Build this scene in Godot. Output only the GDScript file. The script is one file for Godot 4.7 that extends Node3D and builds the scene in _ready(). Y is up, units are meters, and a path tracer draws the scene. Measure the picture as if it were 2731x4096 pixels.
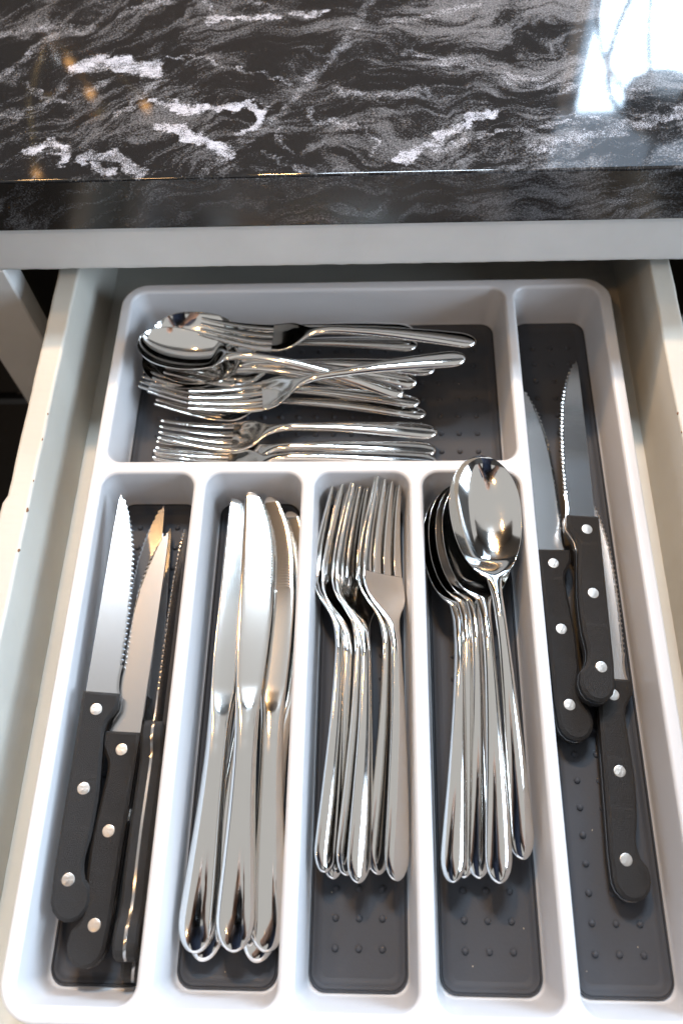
extends Node3D

# ---------------------------------------------------------------- numbers of the place (metres; y = 0 is the rim of the cutlery tray)
const TRAY_W := 0.327
const TRAY_L := 0.436
const COUNTER_TOP := 0.1085
const COUNTER_BASE := 0.0715
const COUNTER_EDGE := 0.0225
const SIDE_TOP := 0.022
const FLOOR_Y := -0.036

var M := {}
var used := {}
var rng := RandomNumberGenerator.new()
var protos := {}


func _ready() -> void:
	rng.seed = 20
	set_camera()
	set_light()
	make_materials()
	build_room()
	build_cabinet()
	build_countertop()
	build_drawer()
	build_tray()
	build_cutlery()
	build_lamps()
	build_photographer()


# ================================================================ camera and light
func set_camera() -> void:
	var c := Camera3D.new()
	c.name = "camera"
	c.position = Vector3(0.176391, 0.439506, 0.403827)
	c.basis = Basis(Vector3(0.998824, -0.043992, -0.020386), Vector3(0.002113, 0.459548, -0.88815), Vector3(0.04844, 0.887063, 0.459101))
	c.keep_aspect = Camera3D.KEEP_HEIGHT
	c.near = 0.01
	c.far = 60.0
	var a := CameraAttributesPhysical.new()
	a.frustum_focal_length = 30.0
	a.frustum_focus_distance = 0.475
	a.exposure_aperture = 5.6
	c.attributes = a
	add_child(c)
	c.fov = 62.12556


func set_light() -> void:
	var w := WorldEnvironment.new()
	w.name = "world"
	var e := Environment.new()
	e.background_mode = Environment.BG_COLOR
	e.background_color = Color(0.50, 0.495, 0.485).linear_to_srgb()
	e.background_energy_multiplier = 1.12
	e.tonemap_mode = Environment.TONE_MAPPER_LINEAR
	e.tonemap_exposure = 1.0
	e.sdfgi_enabled = true
	e.ssao_enabled = true
	e.ssil_enabled = true
	w.environment = e
	add_child(w)
	# daylight through the window beyond the counter, on the right
	area_light("window_daylight", Vector3(1.065, 0.86, -1.49), Vector2(0.80, 0.76), Vector3(0, 0, 1), Color(0.80, 0.90, 1.0), 11.0)
	# unseen light from above, placed to brighten the front of the tray
	area_light("unseen_roof_daylight", Vector3(0.26, 2.56, -1.18), Vector2(0.6, 0.5), Vector3(-0.03, -1.0, 0.55), Color(0.87, 0.94, 1.0), 27.0)
	# the second window, on the right wall of the kitchen
	area_light("side_window_daylight", Vector3(2.38, 0.85, 0.75), Vector2(1.0, 1.1), Vector3(-1, 0, 0), Color(0.86, 0.93, 1.0), 4.5)


func area_light(called: String, at: Vector3, size: Vector2, towards: Vector3, color: Color, energy: float) -> void:
	var l := AreaLight3D.new()
	l.name = called
	l.area_size = size
	l.area_normalize_energy = false
	l.light_color = color
	l.light_energy = energy
	l.shadow_enabled = true
	l.area_range = 8.0
	l.area_attenuation = 2.0
	add_child(l)
	l.position = at
	l.basis = Basis.looking_at(towards, Vector3.UP)


func lamp_light(called: String, at: Vector3, color: Color, energy: float, size: float) -> void:
	var l := OmniLight3D.new()
	l.name = called
	l.light_color = color
	l.light_energy = energy
	l.light_size = size
	l.omni_range = 8.0
	l.omni_attenuation = 2.0
	l.shadow_enabled = true
	add_child(l)
	l.position = at


# ================================================================ naming
func numbered(called: String) -> String:
	var n: int = used.get(called, 0)
	used[called] = n + 1
	return called if n == 0 else "%s_%03d" % [called, n]


func tag(o: Node3D, label := "", category := "", group := "", kind := "") -> Node3D:
	if label: o.set_meta("label", label)
	if category: o.set_meta("category", category)
	if group: o.set_meta("group", group)
	if kind: o.set_meta("kind", kind)
	return o


func thing(called: String, label: String, category: String, at := Vector3.ZERO, group := "") -> Node3D:
	var o := Node3D.new()
	o.name = numbered(called)
	add_child(o)
	o.position = at
	tag(o, label, category, group)
	return o


func put(called: String, mesh: Mesh, mat: Material, parent: Node3D = self, at := Vector3.ZERO) -> MeshInstance3D:
	var o := MeshInstance3D.new()
	o.name = numbered(called) if parent == self else called
	o.mesh = mesh
	o.material_override = mat
	parent.add_child(o, true)
	o.position = at
	return o


# ================================================================ shapes
func stool() -> SurfaceTool:
	var st := SurfaceTool.new()
	st.begin(Mesh.PRIMITIVE_TRIANGLES)
	return st


func done(st: SurfaceTool) -> ArrayMesh:
	st.generate_normals()
	return st.commit()


func tri(st: SurfaceTool, a: Vector3, b: Vector3, c: Vector3, out: Vector3, group := 0) -> void:
	# front faces run clockwise: the triangle is turned so that it faces «out»
	st.set_smooth_group(group)
	if (b - a).cross(c - a).dot(out) > 0.0:
		var t := b
		b = c
		c = t
	st.add_vertex(a)
	st.add_vertex(b)
	st.add_vertex(c)


func quad(st: SurfaceTool, a: Vector3, b: Vector3, c: Vector3, d: Vector3, out: Vector3, group := 0) -> void:
	tri(st, a, b, c, out, group)
	tri(st, a, c, d, out, group)


func box(st: SurfaceTool, lo: Vector3, hi: Vector3, ch := 0.0015) -> void:
	# a box with chamfered edges
	var g := -1
	var p := [lo, hi]
	var c := (lo + hi) / 2.0
	for axis in 3:
		var u := (axis + 1) % 3
		var v := (axis + 2) % 3
		for s in 2:
			var n := Vector3.ZERO
			n[axis] = 1.0 if s else -1.0
			var k := []
			for w in [[0, 0], [1, 0], [1, 1], [0, 1]]:
				var q := Vector3.ZERO
				q[axis] = p[s][axis]
				q[u] = p[w[0]][u] + (ch if w[0] == 0 else -ch)
				q[v] = p[w[1]][v] + (ch if w[1] == 0 else -ch)
				k.append(q)
			quad(st, k[0], k[1], k[2], k[3], n, g)
	for axis in 3:
		var u := (axis + 1) % 3
		var v := (axis + 2) % 3
		for a in 2:
			for b in 2:
				var q := []
				for e in 2:
					var x := Vector3.ZERO
					x[axis] = p[e][axis] + (ch if e == 0 else -ch)
					x[u] = p[a][u]
					x[v] = p[b][v] + (ch if b == 0 else -ch)
					var y := x
					y[u] = p[a][u] + (ch if a == 0 else -ch)
					y[v] = p[b][v]
					q.append([x, y])
				var mid: Vector3 = (q[0][0] + q[1][1]) / 2.0 - c
				mid[axis] = 0.0
				quad(st, q[0][0], q[1][0], q[1][1], q[0][1], mid, g)
	for a in 2:
		for b in 2:
			for d in 2:
				var w := Vector3(p[a].x, p[b].y, p[d].z)
				var s := Vector3(ch if a == 0 else -ch, ch if b == 0 else -ch, ch if d == 0 else -ch)
				tri(st, w + Vector3(0, s.y, s.z), w + Vector3(s.x, 0, s.z), w + Vector3(s.x, s.y, 0), w - c, g)


func box_mesh(lo: Vector3, hi: Vector3, ch := 0.0015) -> ArrayMesh:
	var st := stool()
	box(st, lo, hi, ch)
	return done(st)


func curve(zs: Array, vs: Array, z: float) -> float:
	# a smooth curve through (zs, vs)
	var n := zs.size()
	if z <= zs[0]: return vs[0]
	if z >= zs[n - 1]: return vs[n - 1]
	var i := 0
	while z > zs[i + 1]: i += 1
	var h: float = zs[i + 1] - zs[i]
	var t: float = (z - zs[i]) / h
	var m0 := 0.0
	var m1 := 0.0
	var d: float = (vs[i + 1] - vs[i]) / h
	if i > 0:
		var dl: float = (vs[i] - vs[i - 1]) / (zs[i] - zs[i - 1])
		m0 = 2.0 * d * dl / (d + dl) if d * dl > 0.0 else 0.0
	else:
		m0 = d
	if i < n - 2:
		var dr: float = (vs[i + 2] - vs[i + 1]) / (zs[i + 2] - zs[i + 1])
		m1 = 2.0 * d * dr / (d + dr) if d * dr > 0.0 else 0.0
	else:
		m1 = d
	var t2 := t * t
	var t3 := t2 * t
	return vs[i] * (2 * t3 - 3 * t2 + 1) + m0 * h * (t3 - 2 * t2 + t) + vs[i + 1] * (3 * t2 - 2 * t3) + m1 * h * (t3 - t2)


func ring_normals(rings: Array) -> Array:
	var n := rings.size()
	var m: int = rings[0].size()
	var out := []
	for i in n:
		var a: PackedVector3Array = rings[maxi(i - 1, 0)]
		var b: PackedVector3Array = rings[mini(i + 1, n - 1)]
		var r: PackedVector3Array = rings[i]
		var k := PackedVector3Array()
		k.resize(m)
		for j in m:
			k[j] = (b[j] - a[j]).cross(r[(j + 1) % m] - r[(j + m - 1) % m]).normalized()
		out.append(k)
	var mid: PackedVector3Array = rings[n / 2]
	var c := Vector3.ZERO
	for p in mid: c += p
	c /= m
	var s := 0.0
	for j in m: s += out[n / 2][j].dot(mid[j] - c)
	if s < 0.0:
		for i in n:
			for j in m: out[i][j] = -out[i][j]
	return out


func skin(rings: Array, normals: Array, from: int, to: int, cap_a: bool, cap_b: bool) -> ArrayMesh:
	# the surface through rings from..to, with the normals of the whole; ends closed where asked
	var v := PackedVector3Array()
	var nn := PackedVector3Array()
	var ix := PackedInt32Array()
	var m: int = rings[0].size()
	for i in range(from, to + 1):
		v.append_array(rings[i])
		nn.append_array(normals[i])
	for i in to - from:
		for j in m:
			var a := i * m + j
			var b := i * m + (j + 1) % m
			var c := b + m
			var d := a + m
			for t in [[a, b, c], [a, c, d]]:
				var f := (v[t[1]] - v[t[0]]).cross(v[t[2]] - v[t[0]])
				if f.dot(nn[t[0]] + nn[t[1]] + nn[t[2]]) > 0.0:
					ix.append_array([t[0], t[2], t[1]])
				else:
					ix.append_array([t[0], t[1], t[2]])
	for e in 2:
		if (e == 0 and not cap_a) or (e == 1 and not cap_b): continue
		var r: PackedVector3Array = rings[from if e == 0 else to]
		var inner: PackedVector3Array = rings[from + 1 if e == 0 else to - 1]
		var c := Vector3.ZERO
		var ci := Vector3.ZERO
		for p in r: c += p
		for p in inner: ci += p
		var out := ((c - ci) / m).normalized()
		var base := v.size()
		v.append_array(r)
		v.append(c / m)
		for j in m + 1: nn.append(out)
		for j in m:
			var a := base + j
			var b := base + (j + 1) % m
			var f := (v[b] - v[a]).cross(v[base + m] - v[a])
			if f.dot(out) > 0.0: ix.append_array([a, base + m, b])
			else: ix.append_array([a, b, base + m])
	var arr := []
	arr.resize(Mesh.ARRAY_MAX)
	arr[Mesh.ARRAY_VERTEX] = v
	arr[Mesh.ARRAY_NORMAL] = nn
	arr[Mesh.ARRAY_INDEX] = ix
	var am := ArrayMesh.new()
	am.add_surface_from_arrays(Mesh.PRIMITIVE_TRIANGLES, arr)
	return am


func oval(cx: float, cy: float, z: float, hw: float, top: float, bot: float, ex: float, ey: float, dish := 0.0, m := 24) -> PackedVector3Array:
	# a rounded section across z: half width, height above and below, squareness, and how far the edges turn up
	var r := PackedVector3Array()
	for j in m:
		var a := TAU * (j + 0.5) / m
		var c := cos(a)
		var s := sin(a)
		var x := hw * signf(c) * pow(absf(c), ex)
		var y := (top if s > 0.0 else bot) * signf(s) * pow(absf(s), ey)
		r.append(Vector3(cx + x, cy + y + dish * x * x / maxf(hw * hw, 1e-9), z))
	return r


func tube(st: SurfaceTool, path: PackedVector3Array, radius: float, sides := 8) -> void:
	var prev := []
	for i in path.size():
		var d := (path[mini(i + 1, path.size() - 1)] - path[maxi(i - 1, 0)]).normalized()
		var u := d.cross(Vector3(0.3, 1, 0.2)).normalized()
		var w := d.cross(u)
		var r := []
		for j in sides:
			var a := TAU * j / sides
			r.append(path[i] + (u * cos(a) + w * sin(a)) * radius)
		if i:
			for j in sides:
				var k := (j + 1) % sides
				quad(st, prev[j], prev[k], r[k], r[j], (prev[j] + prev[k]) / 2.0 - path[i - 1])
		prev = r


func lathe(profile: PackedVector2Array, sides := 20) -> ArrayMesh:
	# profile of (radius, height), bottom to top
	var st := stool()
	for i in profile.size() - 1:
		var a := profile[i]
		var b := profile[i + 1]
		var nrm := Vector2(b.y - a.y, a.x - b.x)
		for j in sides:
			var t := TAU * j / sides
			var s := TAU * (j + 1) / sides
			var out := Vector3(cos((t + s) / 2) * nrm.x, nrm.y, sin((t + s) / 2) * nrm.x)
			quad(st, Vector3(cos(t) * a.x, a.y, sin(t) * a.x), Vector3(cos(s) * a.x, a.y, sin(s) * a.x), Vector3(cos(s) * b.x, b.y, sin(s) * b.x), Vector3(cos(t) * b.x, b.y, sin(t) * b.x), out)
	return done(st)


func inset(poly: PackedVector2Array, d: float) -> PackedVector2Array:
	# every corner moved inward by d (corners of a long curve keep their number)
	var n := poly.size()
	var area := 0.0
	for i in n: area += poly[i].cross(poly[(i + 1) % n])
	var s := 1.0 if area > 0.0 else -1.0
	var out := PackedVector2Array()
	for i in n:
		var e0 := (poly[i] - poly[(i + n - 1) % n]).normalized()
		var e1 := (poly[(i + 1) % n] - poly[i]).normalized()
		var b := (Vector2(-e0.y, e0.x) + Vector2(-e1.y, e1.x)) * 0.5 * s
		out.append(poly[i] + b * d / maxf(b.length_squared(), 0.45))
	return out


func prism(st: SurfaceTool, poly: PackedVector2Array, y0: float, y1: float, ch_bot: float, ch_top: float) -> void:
	# an outline in x and z given thickness in y, its edges chamfered
	var n := poly.size()
	var c := Vector2.ZERO
	var area := 0.0
	for i in n: area += poly[i].cross(poly[(i + 1) % n])
	var s := -1.0 if area > 0.0 else 1.0
	var levels := []
	if ch_bot > 0.0: levels.append([inset(poly, ch_bot), y0])
	levels.append([poly, y0 + ch_bot])
	levels.append([poly, y1 - ch_top])
	if ch_top > 0.0: levels.append([inset(poly, ch_top), y1])
	for k in levels.size() - 1:
		var a: PackedVector2Array = levels[k][0]
		var b: PackedVector2Array = levels[k + 1][0]
		var group := 1 + k
		for i in n:
			var j := (i + 1) % n
			var e := poly[j] - poly[i]
			var out := Vector3(-e.y, 0, e.x) * s
			if levels[k + 1][1] - levels[k][1] < 0.004:
				out = out.normalized() + Vector3(0, 0.5 if k == levels.size() - 2 and ch_top > 0 else (-0.5 if k == 0 and ch_bot > 0 else 0.0), 0)
			quad(st, Vector3(a[i].x, levels[k][1], a[i].y), Vector3(a[j].x, levels[k][1], a[j].y), Vector3(b[j].x, levels[k + 1][1], b[j].y), Vector3(b[i].x, levels[k + 1][1], b[i].y), out, group)
	for e in 2:
		var p: PackedVector2Array = levels[0 if e == 0 else levels.size() - 1][0]
		var y: float = levels[0 if e == 0 else levels.size() - 1][1]
		var t := Geometry2D.triangulate_polygon(p)
		if t.is_empty():
			t = Geometry2D.triangulate_polygon(poly)
			p = poly
		for i in range(0, t.size(), 3):
			tri(st, Vector3(p[t[i]].x, y, p[t[i]].y), Vector3(p[t[i + 1]].x, y, p[t[i + 1]].y), Vector3(p[t[i + 2]].x, y, p[t[i + 2]].y), Vector3(0, -1 if e == 0 else 1, 0), -1)


func rounded_rect(x0: float, z0: float, x1: float, z1: float, r: float, k := 8) -> PackedVector2Array:
	# corners in turn: back left, back right, front right, front left; k + 1 points each
	var p := PackedVector2Array()
	for q in [[x0 + r, z0 + r, PI], [x1 - r, z0 + r, PI * 1.5], [x1 - r, z1 - r, 0.0], [x0 + r, z1 - r, PI * 0.5]]:
		for i in k + 1:
			var a: float = q[2] + PI / 2 * i / k
			p.append(Vector2(q[0] + cos(a) * r, q[1] + sin(a) * r))
	return p


func loft(st: SurfaceTool, loops: Array, inward: bool, group := 0) -> void:
	# loops: [outline, height]; walls that look towards the middle (inward) or away from it
	for k in loops.size() - 1:
		var a: PackedVector2Array = loops[k][0]
		var b: PackedVector2Array = loops[k + 1][0]
		var ya: float = loops[k][1]
		var yb: float = loops[k + 1][1]
		var n := a.size()
		var c := Vector2.ZERO
		for p in a: c += p
		c /= n
		for i in n:
			var j := (i + 1) % n
			if a[i].is_equal_approx(a[j]) and b[i].is_equal_approx(b[j]): continue
			var p0 := Vector3(a[i].x, ya, a[i].y)
			var p1 := Vector3(a[j].x, ya, a[j].y)
			var p2 := Vector3(b[j].x, yb, b[j].y)
			var p3 := Vector3(b[i].x, yb, b[i].y)
			var f := (p2 - p0).cross(p3 - p1)
			# walk round: outlines run clockwise seen from above in x right, z towards the viewer
			var e := a[j] - a[i] if not a[i].is_equal_approx(a[j]) else b[j] - b[i]
			var side := Vector3(-e.y, 0, e.x).normalized()
			var mid := a[i] + (a[j] - a[i]) / 2.0 - c
			if side.dot(Vector3(mid.x, 0, mid.y)) > 0.0: side = -side
			if not inward: side = -side
			var slope := (b[i] + b[j] - a[i] - a[j]) / 2.0
			var up := Vector3(0, slope.dot(Vector2(side.x, side.z)) * (-1.0 if yb > ya else 1.0), 0)
			var out := side * maxf(absf(yb - ya), 1e-5) + (up if absf(yb - ya) > 1e-6 else Vector3(0, 1, 0) * slope.length() )
			if f.length() < 1e-14: continue
			quad(st, p0, p1, p2, p3, out, group)


func fill(st: SurfaceTool, poly: PackedVector2Array, y: float, up: bool, group := -1) -> void:
	var t := Geometry2D.triangulate_polygon(poly)
	for i in range(0, t.size(), 3):
		tri(st, Vector3(poly[t[i]].x, y, poly[t[i]].y), Vector3(poly[t[i + 1]].x, y, poly[t[i + 1]].y), Vector3(poly[t[i + 2]].x, y, poly[t[i + 2]].y), Vector3(0, 1 if up else -1, 0), group)


# ================================================================ materials
func mat(called: String, color: Color, rough: float, metal := 0.0) -> StandardMaterial3D:
	var m := StandardMaterial3D.new()
	m.resource_name = called
	m.albedo_color = color.linear_to_srgb()
	m.roughness = rough
	m.metallic = metal
	return m


func noise_tex(seed_: int, freq: float, octaves: int, size := 512, lo := 0.0, hi := 1.0) -> NoiseTexture2D:
	var n := FastNoiseLite.new()
	n.seed = seed_
	n.noise_type = FastNoiseLite.TYPE_SIMPLEX_SMOOTH
	n.frequency = freq
	n.fractal_octaves = octaves
	var t := NoiseTexture2D.new()
	t.width = size
	t.height = size
	t.seamless = true
	t.noise = n
	var g := Gradient.new()
	g.set_color(0, Color(lo, lo, lo))
	g.set_color(1, Color(hi, hi, hi))
	t.color_ramp = g
	return t


func triplanar(m: StandardMaterial3D, per_metre: float, world := false) -> void:
	m.uv1_triplanar = true
	m.uv1_world_triplanar = world
	m.uv1_scale = Vector3.ONE * per_metre


func make_materials() -> void:
	# polished stainless steel: mirror with faint smudges
	var s := mat("polished_steel", Color(0.80, 0.785, 0.76), 1.0, 1.0)
	s.roughness_texture = noise_tex(3, 0.014, 5, 512, 0.03, 0.15)
	triplanar(s, 9.0)
	M.steel = s
	# brushed blades: fine lines across the blade
	var b := mat("brushed_steel", Color(0.54, 0.535, 0.535), 0.2, 1.0)
	b.heightmap_enabled = true
	b.heightmap_texture = streak_texture()
	b.heightmap_scale = 0.0008
	triplanar(b, 30.0)
	M.blade = b
	var tb := mat("satin_steel", Color(0.78, 0.765, 0.74), 1.0, 1.0)
	tb.roughness = 0.11
	M.satin = tb
	var rv := mat("rivet_metal", Color(0.52, 0.50, 0.475), 1.0, 1.0)
	rv.roughness_texture = noise_tex(8, 0.03, 4, 256, 0.28, 0.5)
	rv.heightmap_enabled = true
	rv.heightmap_texture = noise_tex(9, 0.03, 4, 256)
	rv.heightmap_scale = 0.012
	triplanar(rv, 60.0)
	M.rivet = rv
	# moulded black plastic of the steak knives, finely pebbled
	var h := mat("black_handle_plastic", Color(0.021, 0.019, 0.018), 0.46)
	h.metallic_specular = 0.45
	h.heightmap_enabled = true
	h.heightmap_texture = noise_tex(11, 0.09, 3, 512)
	h.heightmap_scale = 0.06
	triplanar(h, 40.0)
	M.handle = h
	# tray
	var t := mat("tray_plastic", Color(0.65, 0.65, 0.665), 0.36)
	t.heightmap_enabled = true
	t.heightmap_texture = noise_tex(13, 0.02, 3, 512)
	t.heightmap_scale = 0.003
	triplanar(t, 8.0, true)
	M.tray = t
	var l := mat("liner_rubber", Color(0.057, 0.059, 0.066), 0.62)
	l.metallic_specular = 0.3
	l.heightmap_enabled = true
	l.heightmap_texture = noise_tex(15, 0.09, 3, 512)
	l.heightmap_scale = 0.004
	triplanar(l, 9.0, true)
	M.liner = l
	# painted wood
	M.paint = painted("cabinet_paint", Color(0.77, 0.765, 0.745), 21)
	M.cream = painted("drawer_paint", Color(0.58, 0.56, 0.50), 22)
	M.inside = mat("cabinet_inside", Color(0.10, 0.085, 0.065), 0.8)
	M.black = mat("black_appliance", Color(0.008, 0.008, 0.009), 0.35)
	M.chip = mat("bare_wood", Color(0.23, 0.12, 0.06), 0.8)
	M.crumb = mat("bread_crumb", Color(0.45, 0.38, 0.28), 0.8)
	M.floor = mat("floor_boards", Color(0.10, 0.075, 0.05), 0.5)
	M.wall = mat("unseen_dark_wall", Color(0.05, 0.045, 0.04), 0.85)  # walls out of view, kept dark so the steel mirrors them dark
	M.ceiling = mat("unseen_dark_ceiling", Color(0.10, 0.09, 0.08), 0.9)  # overhead strip out of view, dark to give the cutlery contrast
	M.trim = mat("white_trim", Color(0.7, 0.7, 0.7), 0.5)
	M.metal_dark = mat("dark_lamp_metal", Color(0.05, 0.045, 0.04), 0.4, 0.6)
	M.brass = mat("brass", Color(0.6, 0.4, 0.16), 0.25, 1.0)
	var g := mat("window_glow", Color(0.7, 0.8, 0.9), 0.6)
	g.emission_enabled = true
	g.emission = Color(0.80, 0.90, 1.0)
	g.emission_energy_multiplier = 4.0
	M.daylight = g
	var bd := mat("unseen_blind_glow", Color(0.6, 0.66, 0.72), 0.9)
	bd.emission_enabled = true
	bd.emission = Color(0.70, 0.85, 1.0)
	bd.emission_energy_multiplier = 1.7  # glow set for the haze it leaves in the granite
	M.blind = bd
	var w := mat("lamp_glow", Color(1, 0.8, 0.5), 0.5)
	w.emission_enabled = true
	w.emission = Color(1.0, 0.72, 0.38)
	w.emission_energy_multiplier = 6.0
	M.bulb = w


func painted(called: String, color: Color, seed_: int) -> StandardMaterial3D:
	var m := mat(called, Color.WHITE, 0.5)
	var n := noise_tex(seed_, 0.006, 4, 512)
	var g := Gradient.new()
	g.set_color(0, (color * 0.93).linear_to_srgb())
	g.set_color(1, (color * 1.05).linear_to_srgb())
	n.color_ramp = g
	m.albedo_texture = n
	m.heightmap_enabled = true
	m.heightmap_texture = brush_texture(seed_)
	m.heightmap_scale = 0.018
	triplanar(m, 4.0, true)
	return m


func brush_texture(seed_: int) -> ImageTexture:
	# brush strokes and nibs in old paint
	var n := FastNoiseLite.new()
	n.seed = seed_
	n.frequency = 0.02
	n.fractal_octaves = 3
	var w := 512
	var d := PackedByteArray()
	d.resize(w * w)
	for y in w:
		for x in w:
			d[y * w + x] = int(clampf(128.0 + 75.0 * n.get_noise_2d(x * 0.35, y * 3.0) + 60.0 * n.get_noise_2d(x * 2.0 + 900.0, y * 2.0), 0.0, 255.0))
	return ImageTexture.create_from_image(Image.create_from_data(w, w, false, Image.FORMAT_L8, d))


func streak_texture() -> ImageTexture:
	var n := FastNoiseLite.new()
	n.seed = 77
	n.frequency = 0.25
	n.fractal_octaves = 2
	var w := 512
	var d := PackedByteArray()
	d.resize(w * w)
	for y in w:
		for x in w:
			d[y * w + x] = int(clampf(128.0 + 110.0 * n.get_noise_2d(x * 0.04, y * 1.2), 0.0, 255.0))
	return ImageTexture.create_from_image(Image.create_from_data(w, w, false, Image.FORMAT_L8, d))


# ================================================================ what stands around the drawer
func build_room() -> void:
	# unseen floor, and unseen walls made dark and tall to darken reflections, with the window whose daylight falls on the drawer
	tag(put("floor", box_mesh(Vector3(-2.5, -0.95, -1.75), Vector3(2.6, -0.85, 2.6), 0.0), M.floor), "brown kitchen floor out of view below the drawer, blocking light from beneath", "", "", "structure")
	var st := stool()
	box(st, Vector3(-2.5, -0.85, -1.70), Vector3(0.625, 2.7, -1.56), 0.0)
	box(st, Vector3(1.505, -0.85, -1.70), Vector3(2.6, 2.7, -1.56), 0.0)
	box(st, Vector3(0.625, -0.85, -1.70), Vector3(1.505, 0.44, -1.56), 0.0)
	box(st, Vector3(0.625, 1.28, -1.70), Vector3(1.505, 2.7, -1.56), 0.0)
	box(st, Vector3(-2.6, -0.85, -1.70), Vector3(-2.5, 1.55, 2.6), 0.0)
	box(st, Vector3(-2.5, -0.85, 2.5), Vector3(2.6, 1.55, 2.6), 0.0)
	box(st, Vector3(2.5, -0.85, -1.56), Vector3(2.6, 1.55, 0.14), 0.0)
	box(st, Vector3(2.5, -0.85, 1.36), Vector3(2.6, 1.55, 2.5), 0.0)
	box(st, Vector3(2.5, -0.85, 0.14), Vector3(2.6, 0.28, 1.36), 0.0)
	box(st, Vector3(2.5, 1.42, 0.14), Vector3(2.6, 1.55, 1.36), 0.0)
	var ce := stool()  # unseen overhead strip, there to darken what the cutlery mirrors
	box(ce, Vector3(-2.5, 2.6, -1.56), Vector3(-0.07, 2.72, -0.88), 0.0)
	box(ce, Vector3(0.59, 2.6, -1.56), Vector3(2.6, 2.72, -0.88), 0.0)
	box(ce, Vector3(-0.07, 2.6, -1.56), Vector3(0.59, 2.72, -1.46), 0.0)
	box(ce, Vector3(-0.07, 2.6, -0.90), Vector3(0.59, 2.72, -0.88), 0.0)
	tag(put("ceiling", done(ce), M.ceiling), "unseen dark strip of ceiling over the far side of the counter, placed to darken reflections", "", "", "structure")
	var rw := thing("unseen_roof_window", "unseen roof window beyond the counter, placed to light the tray steeply from above", "window", Vector3(0.26, 2.62, -1.18))
	var rf := stool()  # unseen bright opening, placed where its light reaches the tray
	box(rf, Vector3(-0.328, -0.01, -0.278), Vector3(-0.30, 0.05, 0.278), 0.002)
	box(rf, Vector3(0.30, -0.01, -0.278), Vector3(0.328, 0.05, 0.278), 0.002)
	box(rf, Vector3(-0.30, -0.01, -0.278), Vector3(0.30, 0.05, -0.25), 0.002)
	box(rf, Vector3(-0.30, -0.01, 0.25), Vector3(0.30, 0.05, 0.278), 0.002)
	put("frame", done(rf), M.trim, rw)
	put("pane", box_mesh(Vector3(-0.30, 0.02, -0.25), Vector3(0.30, 0.03, 0.25), 0.0), M.daylight, rw)
	var bl := thing("unseen_window_blind", "pale blue blind unseen above the window, its glow placed to lay a haze in the granite", "blind", Vector3(1.065, 1.29, -1.55))
	put("cloth", box_mesh(Vector3(-0.43, 0.0, -0.002), Vector3(0.43, 0.70, 0.002), 0.0), M.blind, bl)  # glowing sheet out of view, lays a pale haze on the stone
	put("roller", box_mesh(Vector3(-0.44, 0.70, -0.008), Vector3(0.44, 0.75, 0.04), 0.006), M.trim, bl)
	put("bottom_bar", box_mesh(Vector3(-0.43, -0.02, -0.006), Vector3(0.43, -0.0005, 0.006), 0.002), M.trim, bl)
	tag(put("wall", done(st), M.wall), "unseen dark kitchen walls, shaped to darken reflections in steel and granite", "", "", "structure")
	for w in [["window", Vector3(1.065, 0.86, -1.60), 0.0, "bright window beyond the counter mirrored in the granite"], ["window", Vector3(2.54, 0.85, 0.75), PI / 2, "side window to the right mirrored in the spoon bowls"]]:
		var o := thing(w[0], w[3], "window", w[1])
		var f := stool()
		var hx := 0.44 if w[2] == 0.0 else 0.61
		var hy := 0.42 if w[2] == 0.0 else 0.57
		box(f, Vector3(-hx, -hy, -0.03), Vector3(-hx + 0.04, hy, 0.03), 0.003)
		box(f, Vector3(hx - 0.04, -hy, -0.03), Vector3(hx, hy, 0.03), 0.003)
		box(f, Vector3(-hx + 0.04, hy - 0.03, -0.03), Vector3(hx - 0.04, hy, 0.03), 0.003)
		box(f, Vector3(-hx + 0.04, -hy, -0.03), Vector3(hx - 0.04, -hy + 0.03, 0.03), 0.003)
		put("frame", done(f), M.trim, o)
		put("pane", box_mesh(Vector3(-hx + 0.04, -hy + 0.03, -0.012), Vector3(hx - 0.04, hy - 0.03, -0.004), 0.0), M.daylight, o)
		o.rotation.y = -w[2]


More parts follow.
